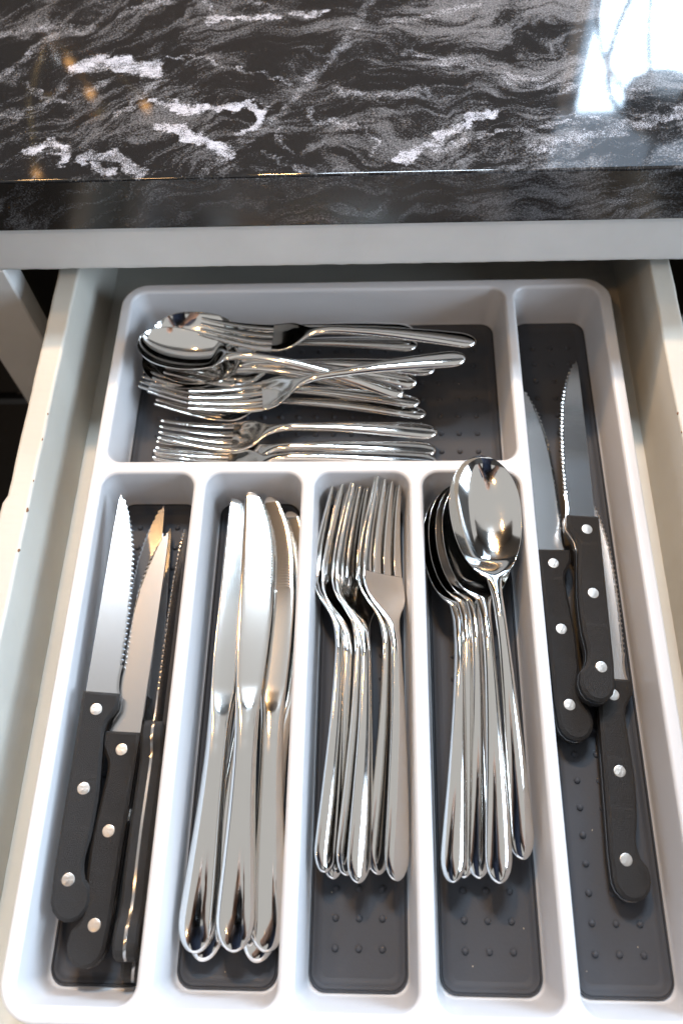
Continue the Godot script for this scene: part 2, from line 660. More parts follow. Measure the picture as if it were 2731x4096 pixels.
func build_cabinet() -> void:
	var o := thing("kitchen_cabinet", "painted face frame cabinet under the dark granite, holding the open drawer", "cabinet")
	var z := 0.0185
	put("top_rail", rail_mesh(-0.60, 0.95, 0.034, COUNTER_BASE - 0.001, -0.002, z), M.paint, o)
	put("stile", box_mesh(Vector3(-0.108, -0.70, -0.0015), Vector3(-0.067, 0.0338, z - 0.0005), 0.0012), M.paint, o)
	put("stile", box_mesh(Vector3(0.388, -0.70, -0.0015), Vector3(0.43, 0.0338, z - 0.0005), 0.0012), M.paint, o)
	put("bottom_rail", box_mesh(Vector3(-0.067, -0.20, -0.0015), Vector3(0.388, -0.155, z - 0.001), 0.0012), M.paint, o)
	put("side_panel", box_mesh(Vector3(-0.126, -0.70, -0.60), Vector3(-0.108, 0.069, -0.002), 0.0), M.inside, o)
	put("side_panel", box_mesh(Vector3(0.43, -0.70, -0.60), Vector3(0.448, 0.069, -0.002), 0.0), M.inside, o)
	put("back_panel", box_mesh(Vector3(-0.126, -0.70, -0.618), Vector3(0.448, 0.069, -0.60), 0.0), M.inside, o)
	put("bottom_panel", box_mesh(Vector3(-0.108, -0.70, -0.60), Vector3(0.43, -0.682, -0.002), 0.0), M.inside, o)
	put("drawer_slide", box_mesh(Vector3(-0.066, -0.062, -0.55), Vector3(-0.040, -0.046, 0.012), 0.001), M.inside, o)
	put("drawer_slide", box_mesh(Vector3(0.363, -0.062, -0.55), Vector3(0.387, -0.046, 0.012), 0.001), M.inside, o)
	var d := thing("appliance", "black appliance front beside the painted cabinet stile", "appliance")
	put("door", box_mesh(Vector3(-0.70, -0.72, -0.02), Vector3(-0.1095, -0.13, 0.006), 0.003), M.black, d)
	put("control_panel", box_mesh(Vector3(-0.70, -0.125, -0.02), Vector3(-0.1095, 0.030, 0.002), 0.003), M.black, d)
	var st := stool()
	tube(st, PackedVector3Array([Vector3(-0.62, -0.19, 0.006), Vector3(-0.62, -0.19, 0.034), Vector3(-0.60, -0.19, 0.04), Vector3(-0.20, -0.19, 0.04), Vector3(-0.18, -0.19, 0.034), Vector3(-0.18, -0.19, 0.006)]), 0.007, 10)
	put("handle", done(st), M.black, d)


func rail_mesh(x0: float, x1: float, y0: float, y1: float, z0: float, z1: float) -> ArrayMesh:
	# the top rail: its lower edge is uneven with old paint
	var st := stool()
	var n := 260
	var nz := FastNoiseLite.new()
	nz.seed = 5
	nz.frequency = 90.0
	nz.fractal_octaves = 3
	var rows := []
	for i in n + 1:
		var x := lerpf(x0, x1, float(i) / n)
		var w := nz.get_noise_1d(x) * 0.0006
		rows.append([Vector3(x, y1, z1), Vector3(x, y0 + 0.004, z1), Vector3(x, y0 + 0.002, z1 + w * 0.2), Vector3(x, y0 + 0.0008 + w, z1 - 0.0004), Vector3(x, y0 + w, z1 - 0.0014), Vector3(x, y0, z0)])
	for i in n:
		for k in 5:
			var out: Vector3 = [Vector3(0, 0, 1), Vector3(0, 0, 1), Vector3(0, -0.3, 1), Vector3(0, -1, 1), Vector3(0, -1, 0)][k]
			quad(st, rows[i][k], rows[i + 1][k], rows[i + 1][k + 1], rows[i][k + 1], out, 0)
	quad(st, Vector3(x0, y1, z0), Vector3(x1, y1, z0), Vector3(x1, y0, z0), Vector3(x0, y0, z0), Vector3(0, 0, -1), -1)
	quad(st, Vector3(x0, y1, z0), Vector3(x1, y1, z0), Vector3(x1, y1, z1), Vector3(x0, y1, z1), Vector3(0, 1, 0), -1)
	return done(st)


# ---------------------------------------------------------------- granite
const TEX_X0 := -0.15
const TEX_Z0 := -0.28
const TEX_W := 0.6
const TEX_D := 0.32


func build_countertop() -> void:
	var m := StandardMaterial3D.new()
	m.resource_name = "polished_granite"
	m.albedo_texture = granite_texture()
	m.roughness = 0.045
	m.heightmap_enabled = true
	m.heightmap_texture = noise_tex(31, 0.02, 3, 512)
	m.heightmap_scale = 0.0012
	m.metallic_specular = 0.55
	M.granite = m
	# a slab with eased edges: top, front arris and front face as one surface
	var o := thing("granite_countertop", "polished black granite countertop with white veins, above the open drawer", "countertop")
	var st := stool()
	var front := stool()
	var x0 := -0.75
	var x1 := 1.25
	var r := 0.0016
	var prof := [Vector2(-1.35, COUNTER_TOP), Vector2(COUNTER_EDGE - r - 0.0004, COUNTER_TOP)]
	for i in 7:
		var a := PI / 2 * i / 6
		prof.append(Vector2(COUNTER_EDGE - r + sin(a) * r, COUNTER_TOP - r + cos(a) * r))
	prof.append(Vector2(COUNTER_EDGE, COUNTER_TOP - r - 0.0004))
	prof.append(Vector2(COUNTER_EDGE, COUNTER_BASE + 0.0016))
	for i in 5:
		var a := PI / 2 * i / 4
		prof.append(Vector2(COUNTER_EDGE - 0.0012 + cos(a) * 0.0012, COUNTER_BASE + 0.0012 - sin(a) * 0.0012))
	prof.append(Vector2(-1.35, COUNTER_BASE))
	var n := 20
	for k in prof.size() - 1:
		var a: Vector2 = prof[k]
		var b: Vector2 = prof[k + 1]
		var out := Vector3(0, b.x - a.x, a.y - b.y)
		var into := front if k > 7 and k < prof.size() - 2 else st
		for i in n:
			var xa := lerpf(x0, x1, float(i) / n)
			var xb := lerpf(x0, x1, float(i + 1) / n)
			var p := [Vector3(xa, a.y, a.x), Vector3(xb, a.y, a.x), Vector3(xb, b.y, b.x), Vector3(xa, b.y, b.x)]
			var order := [0, 1, 2, 0, 2, 3]
			if (p[1] - p[0]).cross(p[2] - p[0]).dot(out) > 0.0: order = [0, 2, 1, 0, 3, 2]
			into.set_smooth_group(0)
			for q in order:
				var v: Vector3 = p[q]
				var depth := v.z if v.y > COUNTER_TOP - 0.0023 else v.z - 0.21 + (COUNTER_TOP - v.y) * 1.1
				if k > 7: depth = v.z - 0.21 + (COUNTER_TOP - v.y) * 1.1
				elif k == 7 and q > 1: depth = COUNTER_EDGE - 0.21 + (COUNTER_TOP - v.y) * 1.1
				elif k == 7: depth = COUNTER_EDGE - 0.21 + 0.0022
				into.set_uv(Vector2((v.x - TEX_X0) / TEX_W, (depth - TEX_Z0) / TEX_D))
				into.add_vertex(v)
	put("slab", done(st), m, o)
	var edge := m.duplicate()
	edge.resource_name = "granite_edge"
	edge.roughness = 0.2
	put("front_edge", done(front), edge, o)


func granite_texture() -> ImageTexture:
	var w := 1440
	var h := 768
	var fine := FastNoiseLite.new()
	fine.seed = 41
	fine.frequency = 0.55
	fine.fractal_octaves = 2
	var flow := FastNoiseLite.new()
	flow.seed = 43
	flow.frequency = 1.0
	flow.fractal_octaves = 4
	flow.fractal_gain = 0.62
	var warp := FastNoiseLite.new()
	warp.seed = 47
	warp.frequency = 14.0
	warp.fractal_octaves = 2
	var patch := FastNoiseLite.new()
	patch.seed = 53
	patch.frequency = 9.0
	patch.fractal_octaves = 3
	# veins: [width in mm, strength, softness, x z x z ... in mm]
	var veins := [
		[13, 1.0, 0.5, -8, -76, 6, -80, 22, -77, 36, -72],
		[4.5, 1.0, 0.6, 67, -118, 84, -121, 100, -119, 112, -121], [5, 0.8, 0.7, 122, -122, 140, -123],
		[6, 1.0, 0.5, 51, -39, 62, -33, 80, -36, 98, -37, 108, -31, 104, -20, 96, -12], [8, 1.0, 0.6, 48, -20, 60, -17, 66, -10, 78, -5, 90, 4],
		[4, 0.75, 0.8, 40, -42, 52, -40], [3, 0.55, 0.8, 134, -32, 137, -22, 150, -19, 166, -15, 174, -4, 170, 6],
		[7, 0.95, 0.6, 186, 12, 200, 1, 222, -16, 240, -26], [4, 0.6, 0.9, 205, 6, 235, -8, 270, -14, 300, -20],
		[6, 0.95, 0.6, -28, -2, -16, -8, -6, -2, -5, 8], [7, 0.7, 0.9, 6, 5, 20, 2, 32, 10, 40, 18], [6, 0.8, 0.7, 14, 12, 24, 16],
		[2.2, 0.55, 0.8, 44, -84, 66, -82, 86, -70, 104, -66, 122, -54], [5, 0.45, 1.0, 74, 22, 92, 0, 112, -20, 132, -56, 150, -84, 172, -140],
		[3, 0.5, 0.9, 108, 4, 118, 10, 128, 14, 140, 22], [3, 0.45, 0.9, 118, -18, 116, -6, 124, 4],
		[4, 0.5, 0.9, -40, -60, -26, -48, -10, -44, 8, -60], [4, 0.5, 1.0, -60, -30, -40, -34, -24, -44, -14, -58], [5, 0.55, 1.0, 20, -30, 34, -50, 44, -62],
		[4, 0.5, 1.0, 62, -138, 70, -128, 66, -120], [3, 0.5, 0.9, 90, -140, 104, -132, 112, -124], [6, 0.55, 1.2, 10, -128, 26, -136, 40, -140],
		[7, 0.55, 1.2, 180, -112, 206, -116, 236, -128], [6, 0.5, 1.2, 190, -82, 214, -72, 240, -68], [8, 0.5, 1.3, 250, -56, 290, -44, 330, -40],
		[8, 0.6, 1.2, 260, 4, 290, -4, 330, -16, 352, -26], [5, 0.7, 0.9, 330, -14, 352, -22, 380, -32], [6, 0.55, 1.0, 150, -48, 176, -42, 204, -46],
		[5, 0.5, 1.0, -120, -20, -80, -40, -56, -70, -30, -110], [6, 0.5, 1.2, -70, -110, -40, -116, -10, -112],
		[16, 0.35, 1.4, 60, -205, 90, -198, 130, -180, 150, -190], [12, 0.4, 1.4, 330, -190, 322, -172, 310, -160], [14, 0.3, 1.4, 200, -200, 250, -190],
	]
	var vein := PackedFloat32Array()
	vein.resize(w * h)
	for v in veins:
		var hw: float = v[0] * 0.0005
		for k in range(3, v.size() - 2, 2):
			var a := Vector2(v[k] * 0.001, v[k + 1] * 0.001)
			var b := Vector2(v[k + 2] * 0.001, v[k + 3] * 0.001)
			var reach := hw * (1.0 + float(v[2])) + 0.006
			var lo := Vector2(minf(a.x, b.x) - reach, minf(a.y, b.y) - reach)
			var hi := Vector2(maxf(a.x, b.x) + reach, maxf(a.y, b.y) + reach)
			var i0 := clampi(int((lo.x - TEX_X0) / TEX_W * w), 0, w - 1)
			var i1 := clampi(int((hi.x - TEX_X0) / TEX_W * w), 0, w - 1)
			var j0 := clampi(int((lo.y - TEX_Z0) / TEX_D * h), 0, h - 1)
			var j1 := clampi(int((hi.y - TEX_Z0) / TEX_D * h), 0, h - 1)
			var ab := b - a
			var il := 1.0 / ab.length_squared()
			for j in range(j0, j1 + 1):
				for i in range(i0, i1 + 1):
					var p := Vector2(TEX_X0 + TEX_W * i / w, TEX_Z0 + TEX_D * j / h)
					p.x += 0.0035 * warp.get_noise_2d(p.x * 5.0, p.y * 5.0) + 0.0012 * fine.get_noise_2d(p.x * 900.0, p.y * 900.0)
					p.y += 0.0045 * warp.get_noise_2d(p.x * 5.0 + 7.0, p.y * 5.0) + 0.0022 * warp.get_noise_2d(p.x * 26.0, p.y * 20.0 + 3.0)
					var t := clampf((p - a).dot(ab) * il, 0.0, 1.0)
					var d := (p - a - ab * t).length()
					var s := (1.0 - smoothstep(hw * (1.0 - 0.5 * minf(v[2], 1.0)), hw * (1.0 + float(v[2])), d)) * float(v[1])
					if s > vein[j * w + i]: vein[j * w + i] = s
	var bytes := PackedByteArray()
	bytes.resize(w * h * 3)
	for j in h:
		var z := TEX_Z0 + TEX_D * j / h
		for i in w:
			var x := TEX_X0 + TEX_W * i / w
			var g0 := rng.randf() * 2.0 - 1.0
			var wx := warp.get_noise_2d(x, z)
			var wz := warp.get_noise_2d(x + 11.0, z)
			# folded bands: they run up to the right, more steeply on the left
			var tilt := lerpf(-0.85, -0.30, smoothstep(-0.05, 0.25, x))
			var across := (z - tilt * x) + 0.016 * wz + 0.0035 * warp.get_noise_2d(x * 4.0 + 5.0, z * 4.0)
			var along := x + tilt * z + 0.012 * wx
			var f := flow.get_noise_2d(along * 15.0, across * 62.0)
			var f2 := flow.get_noise_2d(along * 60.0 + 31.0, across * 230.0)
			var pt := patch.get_noise_2d(x + 0.05 * wx, z * 1.5)
			var mott := flow.get_noise_2d(x * 520.0, z * 640.0)
			var g := clampf(fine.get_noise_2d(i * 1.0, j * 1.0) * 1.2 + 0.30 * g0, -1.0, 1.0)
			var right := smoothstep(0.08, 0.26, x + z * 0.3)
			var band := smoothstep(-0.02, 0.72, f * 0.75 + f2 * 0.28 + pt * 0.55 + 0.42 * mott + 0.20 * right + 0.06)
			var vn := vein[j * w + i] * clampf(0.92 + 0.5 * flow.get_noise_2d(x * 60.0 + 9.0, z * 80.0) + 0.35 * g, 0.0, 1.2)
			var brk := patch.get_noise_2d(x * 6.0 + 3.0, z * 8.0)
			var white := smoothstep(0.45, 1.05, vn * (1.0 + 0.45 * brk) + 0.22 * f2 + 0.20 * g + 0.30 * mott)
			var lum := 0.0055 + 0.013 * maxf(g + 0.15, 0.0) + 0.145 * band * maxf(0.10, 0.60 + 1.0 * g + 0.6 * mott) + 0.05 * band * band * right
			lum += 0.16 * smoothstep(0.15, 0.8, vn) * maxf(0.10, 0.50 + 0.5 * f2 + 0.7 * g + 0.7 * mott)
			lum = lerpf(lum, 0.50 + 0.15 * g + 0.10 * f2, white * (0.62 + 0.3 * vn))
			lum = clampf(lum, 0.005, 0.7)
			var warmth := 0.03 * pt
			var s := pow(lum, 1.0 / 2.2)
			var k := (j * w + i) * 3
			bytes[k] = int(clampf(s * (0.965 + 0.7 * warmth) * 255.0, 0, 255))
			bytes[k + 1] = int(clampf(s * 0.985 * 255.0, 0, 255))
			bytes[k + 2] = int(clampf(s * (1.025 - 0.7 * warmth + 0.02 * white) * 255.0, 0, 255))
	return ImageTexture.create_from_image(Image.create_from_data(w, h, false, Image.FORMAT_RGB8, bytes))


# ---------------------------------------------------------------- drawer
func build_drawer() -> void:
	var o := thing("drawer", "open cream painted wooden drawer pulled out from under the countertop", "drawer")
	put("side_panel", side_board(-0.0375, -0.0235, true), M.cream, o)
	put("side_panel", side_board(0.346, 0.360, false), M.cream, o)
	put("back_panel", box_mesh(Vector3(-0.0235, -0.049, -0.150), Vector3(0.346, SIDE_TOP - 0.003, -0.138), 0.0015), M.cream, o)
	put("bottom_panel", box_mesh(Vector3(-0.0235, -0.049, -0.138), Vector3(0.346, -0.0405, 0.462), 0.0), M.cream, o)
	put("front_panel", box_mesh(Vector3(-0.075, -0.075, 0.462), Vector3(0.398, 0.026, 0.482), 0.002), M.paint, o)
	# chips along the upper edges where the paint is gone
	var st := stool()
	var r := RandomNumberGenerator.new()
	r.seed = 8
	for c in [[-0.0239, 0.121, 0.5], [-0.0239, 0.139, 0.8], [-0.0240, 0.167, 0.5], [-0.0240, 0.186, 1.2], [-0.0239, 0.211, 1.0], [-0.0240, 0.287, 0.6], [-0.0240, 0.318, 0.8], [0.3464, 0.124, 0.8], [0.3465, 0.137, 0.6], [-0.031, 0.417, 1.5]]:
		var pts := PackedVector2Array()
		for k in 7:
			var a := TAU * k / 7
			pts.append(Vector2(c[0] + cos(a) * 0.0006 * c[2] * r.randf_range(0.5, 1.2), c[1] + sin(a) * 0.0012 * c[2] * r.randf_range(0.6, 1.3)))
		var y := SIDE_TOP - 0.0002
		prism(st, pts, y - 0.0012, y + 0.0003, 0.0, 0.0)
	tag(put("paint_chips", done(st), M.chip, o), "", "", "", "stuff")


func side_board(x0: float, x1: float, left: bool) -> ArrayMesh:
	# one side of the drawer; the outer top edge on the left has a worn step
	var st := stool()
	var n := 120
	var nz := FastNoiseLite.new()
	nz.seed = 3 if left else 4
	nz.frequency = 40.0
	nz.fractal_octaves = 3
	var rows := []
	for i in n + 1:
		var z := lerpf(-0.150, 0.462, float(i) / n)
		var w := nz.get_noise_1d(z) * 0.0004
		var step := 0.0
		if left: step = 0.002 * smoothstep(0.176, 0.182, z)
		var a := x0 - step + w
		var b := x1 + nz.get_noise_1d(z + 5.0) * 0.0003
		rows.append([Vector3(a, -0.06, z), Vector3(a, SIDE_TOP - 0.001, z), Vector3(a + 0.0004, SIDE_TOP - 0.0003, z), Vector3(a + 0.0014, SIDE_TOP, z), Vector3(a + 0.0022, SIDE_TOP, z), Vector3(b - 0.0022, SIDE_TOP, z), Vector3(b - 0.0014, SIDE_TOP, z), Vector3(b - 0.0004, SIDE_TOP - 0.0003, z), Vector3(b, SIDE_TOP - 0.001, z), Vector3(b, SIDE_TOP - 0.0025, z), Vector3(b, -0.06, z)])
	for i in n:
		for k in 10:
			var out: Vector3 = [Vector3(-1, 0, 0), Vector3(-2, 1, 0), Vector3(-1, 2, 0), Vector3(0, 1, 0), Vector3(0, 1, 0), Vector3(0, 1, 0), Vector3(1, 2, 0), Vector3(2, 1, 0), Vector3(1, 0, 0), Vector3(1, 0, 0)][k]
			quad(st, rows[i][k], rows[i + 1][k], rows[i + 1][k + 1], rows[i][k + 1], out, 0)
	for e in [0, n]:
		for k in range(1, 10):
			tri(st, rows[e][0], rows[e][k], rows[e][k + 1], Vector3(0, 0, -1 if e == 0 else 1), -1)
	return done(st)


# ---------------------------------------------------------------- tray
# mouths of the compartments: x0, z0, x1, z1, then their cell of the rim
const MOUTHS := [
	[0.0065, 0.0065, 0.2578, 0.1421, 0.0, 0.0, 0.2604, 0.1454, "wide back compartment"],
	[0.2630, 0.0065, 0.3203, 0.4294, 0.2604, 0.0, 0.327, 0.436, "long right compartment"],
	[0.0065, 0.1487, 0.0645, 0.4294, 0.0, 0.1454, 0.0671, 0.436, ""],
	[0.0698, 0.1487, 0.1292, 0.4294, 0.0671, 0.1454, 0.1320, 0.436, ""],
	[0.1349, 0.1487, 0.1930, 0.4294, 0.1320, 0.1454, 0.1960, 0.436, ""],
	[0.1989, 0.1487, 0.2579, 0.4294, 0.1960, 0.1454, 0.2604, 0.436, ""],
]
const RIM_R := 0.018


func mouth(c: Array, side: float, back: float, front: float, r: float) -> PackedVector2Array:
	return rounded_rect(c[0] + side, c[1] + back, c[2] - side, c[3] - front, r)


func build_tray() -> void:
	var o := thing("cutlery_tray", "white plastic cutlery tray with six grey lined compartments in the drawer", "cutlery tray")
	var st := stool()
	var lip := 0.0016
	for c in MOUTHS:
		var f := 0.0021
		# the flat of the rim round this mouth
		var hole := mouth(c, -0.001, -0.001, -0.001, 0.0115)
		var x0: float = maxf(c[4], lip)
		var z0: float = maxf(c[5], lip)
		var x1: float = minf(c[6], TRAY_W - lip)
		var z1: float = minf(c[7], TRAY_L - lip)
		var outer := PackedVector2Array()
		var k := 9
		for q in 4:
			var ox := x0 if q == 0 or q == 3 else x1
			var oz := z0 if q < 2 else z1
			var round_corner := (ox <= lip or ox >= TRAY_W - lip) and (oz <= lip or oz >= TRAY_L - lip)
			var sx := 1.0 if ox == x0 else -1.0
			var sz := 1.0 if oz == z0 else -1.0
			var rr := RIM_R - lip
			for i in k:
				var p := hole[q * k + i]
				if round_corner:
					var a := (float(i) / (k - 1)) * PI / 2 + PI + PI / 2 * q
					outer.append(Vector2(ox + sx * rr + cos(a) * rr, oz + sz * rr + sin(a) * rr))
				else:
					var t := float(i) / (k - 1)
					var from_x := q % 2 == 0  # the arc leaves the x side first
					var u := clampf(t * 2.0, 0.0, 1.0)
					var w := clampf(t * 2.0 - 1.0, 0.0, 1.0)
					var ac := hole[q * k + (k - 1 if from_x else 0)]
					var az := hole[q * k + (0 if from_x else k - 1)]
					if from_x: outer.append(Vector2(lerpf(ox, ac.x, w), lerpf(az.y, oz, u)))
					else: outer.append(Vector2(lerpf(ac.x, ox, u), lerpf(oz, az.y, w)))
		loft(st, [[outer, 0.0], [hole, 0.0]], true)
		var loops := []
		for i in 6:
			var a := PI / 2 * i / 5
			var s := -0.001 + f * sin(a)
			loops.append([mouth(c, s, s, s, 0.0105 - s), -f + f * cos(a)])
		for t in [0.06, 0.35, 0.7, 0.94, 1.0]:
			loops.append([mouth(c, 0.0011 + 0.0026 * t, 0.0011 + 0.0024 * t, 0.0011 + 0.0050 * t, 0.0094 - 0.0012 * t), lerpf(-f, -0.0315, t)])
		for i in range(1, 6):
			var a := PI / 2 * i / 5
			var s := 0.0037 + 0.0052 * (1.0 - cos(a))
			loops.append([mouth(c, s, s - 0.0002, s + 0.0024 + 0.003 * (1.0 - cos(a)), 0.0082 - 0.003 * (1.0 - cos(a))), -0.0315 - 0.0055 * sin(a)])
		loft(st, loops, true)
		fill(st, loops[-1][0], loops[-1][1], true)
	# the outer lip and the outside of the tray
	var outs := []
	for i in 6:
		var a := PI / 2 * i / 5
		var s := lip * (1.0 - sin(a))
		outs.append([rounded_rect(s, s, TRAY_W - s, TRAY_L - s, RIM_R - s, 12), -lip * (1.0 - cos(a))])
	outs.append([rounded_rect(0, 0, TRAY_W, TRAY_L, RIM_R, 12), -0.0075])
	outs.append([rounded_rect(0.0018, 0.0018, TRAY_W - 0.0018, TRAY_L - 0.0018, RIM_R - 0.0018, 12), -0.0078])
	outs.append([rounded_rect(0.0065, 0.0065, TRAY_W - 0.0065, TRAY_L - 0.0065, RIM_R - 0.005, 12), -0.0395])
	loft(st, outs, false)
	put("tray_body", done(st), M.tray, o)
	for i in MOUTHS.size():
		build_liner(MOUTHS[i], o)
	var cr := stool()
	var r := RandomNumberGenerator.new()
	r.seed = 12
	for p in [[98, 414], [102, 403], [150, 377], [161, 418], [188, 384], [220, 409], [232, 417], [246, 392], [285, 345], [301, 399], [310, 372], [150, 96], [228, 60], [244, 118], [275, 410], [206, 384], [142, 408]]:
		var c := Vector2(p[0] * 0.001, p[1] * 0.001)
		var pts := PackedVector2Array()
		for k in 6: pts.append(c + Vector2(cos(TAU * k / 6), sin(TAU * k / 6) * 1.6) * r.randf_range(0.00014, 0.0004))
		prism(cr, pts, FLOOR_Y - 0.0001, FLOOR_Y + 0.0003, 0.0, 0.0)
	tag(put("crumbs", done(cr), M.crumb, o), "", "", "", "stuff")


func build_liner(c: Array, o: Node3D) -> void:
	# the soft grey mat of a compartment: raised edge, dished floor, rows of small domes
	var st := stool()
	var m := func(s: float, r: float) -> PackedVector2Array: return rounded_rect(c[0] + 0.0046 + s, c[1] + 0.0044 + s, c[2] - 0.0046 - s, c[3] - 0.0078 - s, r)
	var loops := [[m.call(0.0, 0.0085), -0.0365], [m.call(0.0001, 0.0085), -0.0334], [m.call(0.0004, 0.0082), -0.0330], [m.call(0.0012, 0.0076), -0.0328], [m.call(0.0020, 0.0070), -0.0330], [m.call(0.0032, 0.0060), -0.0343], [m.call(0.0040, 0.0054), -0.0352], [m.call(0.0050, 0.0046), -0.0357], [m.call(0.0062, 0.0040), FLOOR_Y]]
	loft(st, loops.slice(0, 3), false)
	loft(st, loops.slice(2), true)
	fill(st, loops[-1][0], FLOOR_Y, true)
	var l := put("liner", done(st), M.liner, o)
	var ds := stool()
	var cx: float = (c[0] + c[2]) / 2.0
	var half: float = (c[2] - c[0]) / 2.0 - 0.014
	var cols := int(half / 0.0118)
	var dome := []
	for a in 4:
		dome.append(Vector2(0.00185 * cos(PI / 2 * a / 3), 0.00160 * sin(PI / 2 * a / 3)))
	for row in range(-1, 30):
		var z := 0.4025 - 0.01375 * row
		if z < c[1] + 0.017 or z > c[3] - 0.020: continue
		for col in range(-cols, cols + 1):
			var at := Vector3(cx + col * 0.0118, FLOOR_Y, z)
			for a in 3:
				for k in 10:
					var t0 := TAU * k / 10
					var t1 := TAU * (k + 1) / 10
					var p0 := at + Vector3(cos(t0) * dome[a].x, dome[a].y, sin(t0) * dome[a].x)
					var p1 := at + Vector3(cos(t1) * dome[a].x, dome[a].y, sin(t1) * dome[a].x)
					var p2 := at + Vector3(cos(t1) * dome[a + 1].x, dome[a + 1].y, sin(t1) * dome[a + 1].x)
					var p3 := at + Vector3(cos(t0) * dome[a + 1].x, dome[a + 1].y, sin(t0) * dome[a + 1].x)
					quad(ds, p0, p1, p2, p3, (p0 + p1 + p2) / 3.0 - at)
	tag(put("grip_dots", done(ds), M.liner, l), "", "", "", "stuff")


# ---------------------------------------------------------------- cutlery
# every piece lies along z: tip at z = 0, end of the handle at z = its length, top side up
func round_end(z: float, l: float, r: float) -> float:
	return 1.0 if z < l - r else sqrt(maxf(1.0 - pow((z - l + r) / r, 2.0), 0.0004))


func fork_meshes(l: float, w: float) -> Dictionary:
	var k := l / 0.223
	var zy := [0.0, 0.012, 0.025, 0.04, 0.052, 0.062, 0.070, 0.078, 0.086, 0.095, 0.108, 0.14, 0.18, 0.223]
	var vy := [0.0, -0.0032, -0.0062, -0.0088, -0.0098, -0.0094, -0.0074, -0.0040, -0.0004, 0.0026, 0.0046, 0.0050, 0.0034, 0.0]
	var zw := [0.0585, 0.066, 0.072, 0.078, 0.084, 0.090, 0.098, 0.107, 0.13, 0.165, 0.195, 0.211, 0.223]
	var vw := [0.0126, 0.0129, 0.0122, 0.0100, 0.0066, 0.0042, 0.0031, 0.0029, 0.0035, 0.0050, 0.0063, 0.0068, 0.0068]
	var at_y := func(z: float) -> float: return curve(zy, vy, z)
	var rings := []
	var zs := []
	var z := 0.0585
	while z < 0.1090: zs.append(z); z += 0.0017
	while z < 0.2100: zs.append(z); z += 0.0050
	for i in 12: zs.append(0.2105 + 0.0125 * sin(PI / 2 * i / 11.0))
	var split := 0
	for i in zs.size():
		z = zs[i]
		if z < 0.094: split = i
		var e := round_end(z, 0.223, 0.0125)
		var th := curve([0.0585, 0.072, 0.085, 0.10, 0.13, 0.19, 0.223], [0.0010, 0.0011, 0.0016, 0.0022, 0.0024, 0.0027, 0.0025], z)
		var tb := curve([0.0585, 0.072, 0.085, 0.10, 0.223], [0.0010, 0.0011, 0.0016, 0.0017, 0.0013], z)
		var ee := curve([0.0585, 0.075, 0.092, 0.223], [0.42, 0.45, 0.85, 0.9], z)
		var dish := curve([0.0585, 0.07, 0.085, 0.095], [0.0014, 0.0016, 0.0005, 0.0], z)
		rings.append(oval(0.0, at_y.call(z) * k, z * k, curve(zw, vw, z) * e * w, th * sqrt(e), tb * sqrt(e), minf(ee, 0.8), ee, dish))
	var nn := ring_normals(rings)
	var d := {"head": skin(rings, nn, 0, split, true, false), "handle": skin(rings, nn, split, rings.size() - 1, false, true), "tines": [], "length": l}
	for t in 4:
		var tr := []
		for i in 16:
			var tz := 0.0
			if i < 4: tz = 0.0012 * (1.0 - cos(PI / 2 * i / 3.0))
			else: tz = lerpf(0.0012, 0.0583, pow((i - 3) / 12.0, 1.2))
			var f := tz / 0.0585
			var off := (t - 1.5) * lerpf(0.0050, 0.0066, smoothstep(0.0, 1.0, f))
			var tip := sqrt(maxf(1.0 - pow(1.0 - tz / 0.0012, 2.0), 0.03)) if tz < 0.0012 else 1.0
			var hw := lerpf(0.00085, 0.0025, pow(f, 0.62)) * tip
			var dish := 0.0014 * pow(off / 0.0125, 2.0)
			tr.append(oval(off * w, at_y.call(tz) * k + dish, tz * k, hw * w, 0.0010 * tip, 0.0010 * tip, lerpf(0.6, 0.42, f), lerpf(0.6, 0.42, f), 0.0, 18))
		d.tines.append(skin(tr, ring_normals(tr), 0, 15, true, true))
	return d


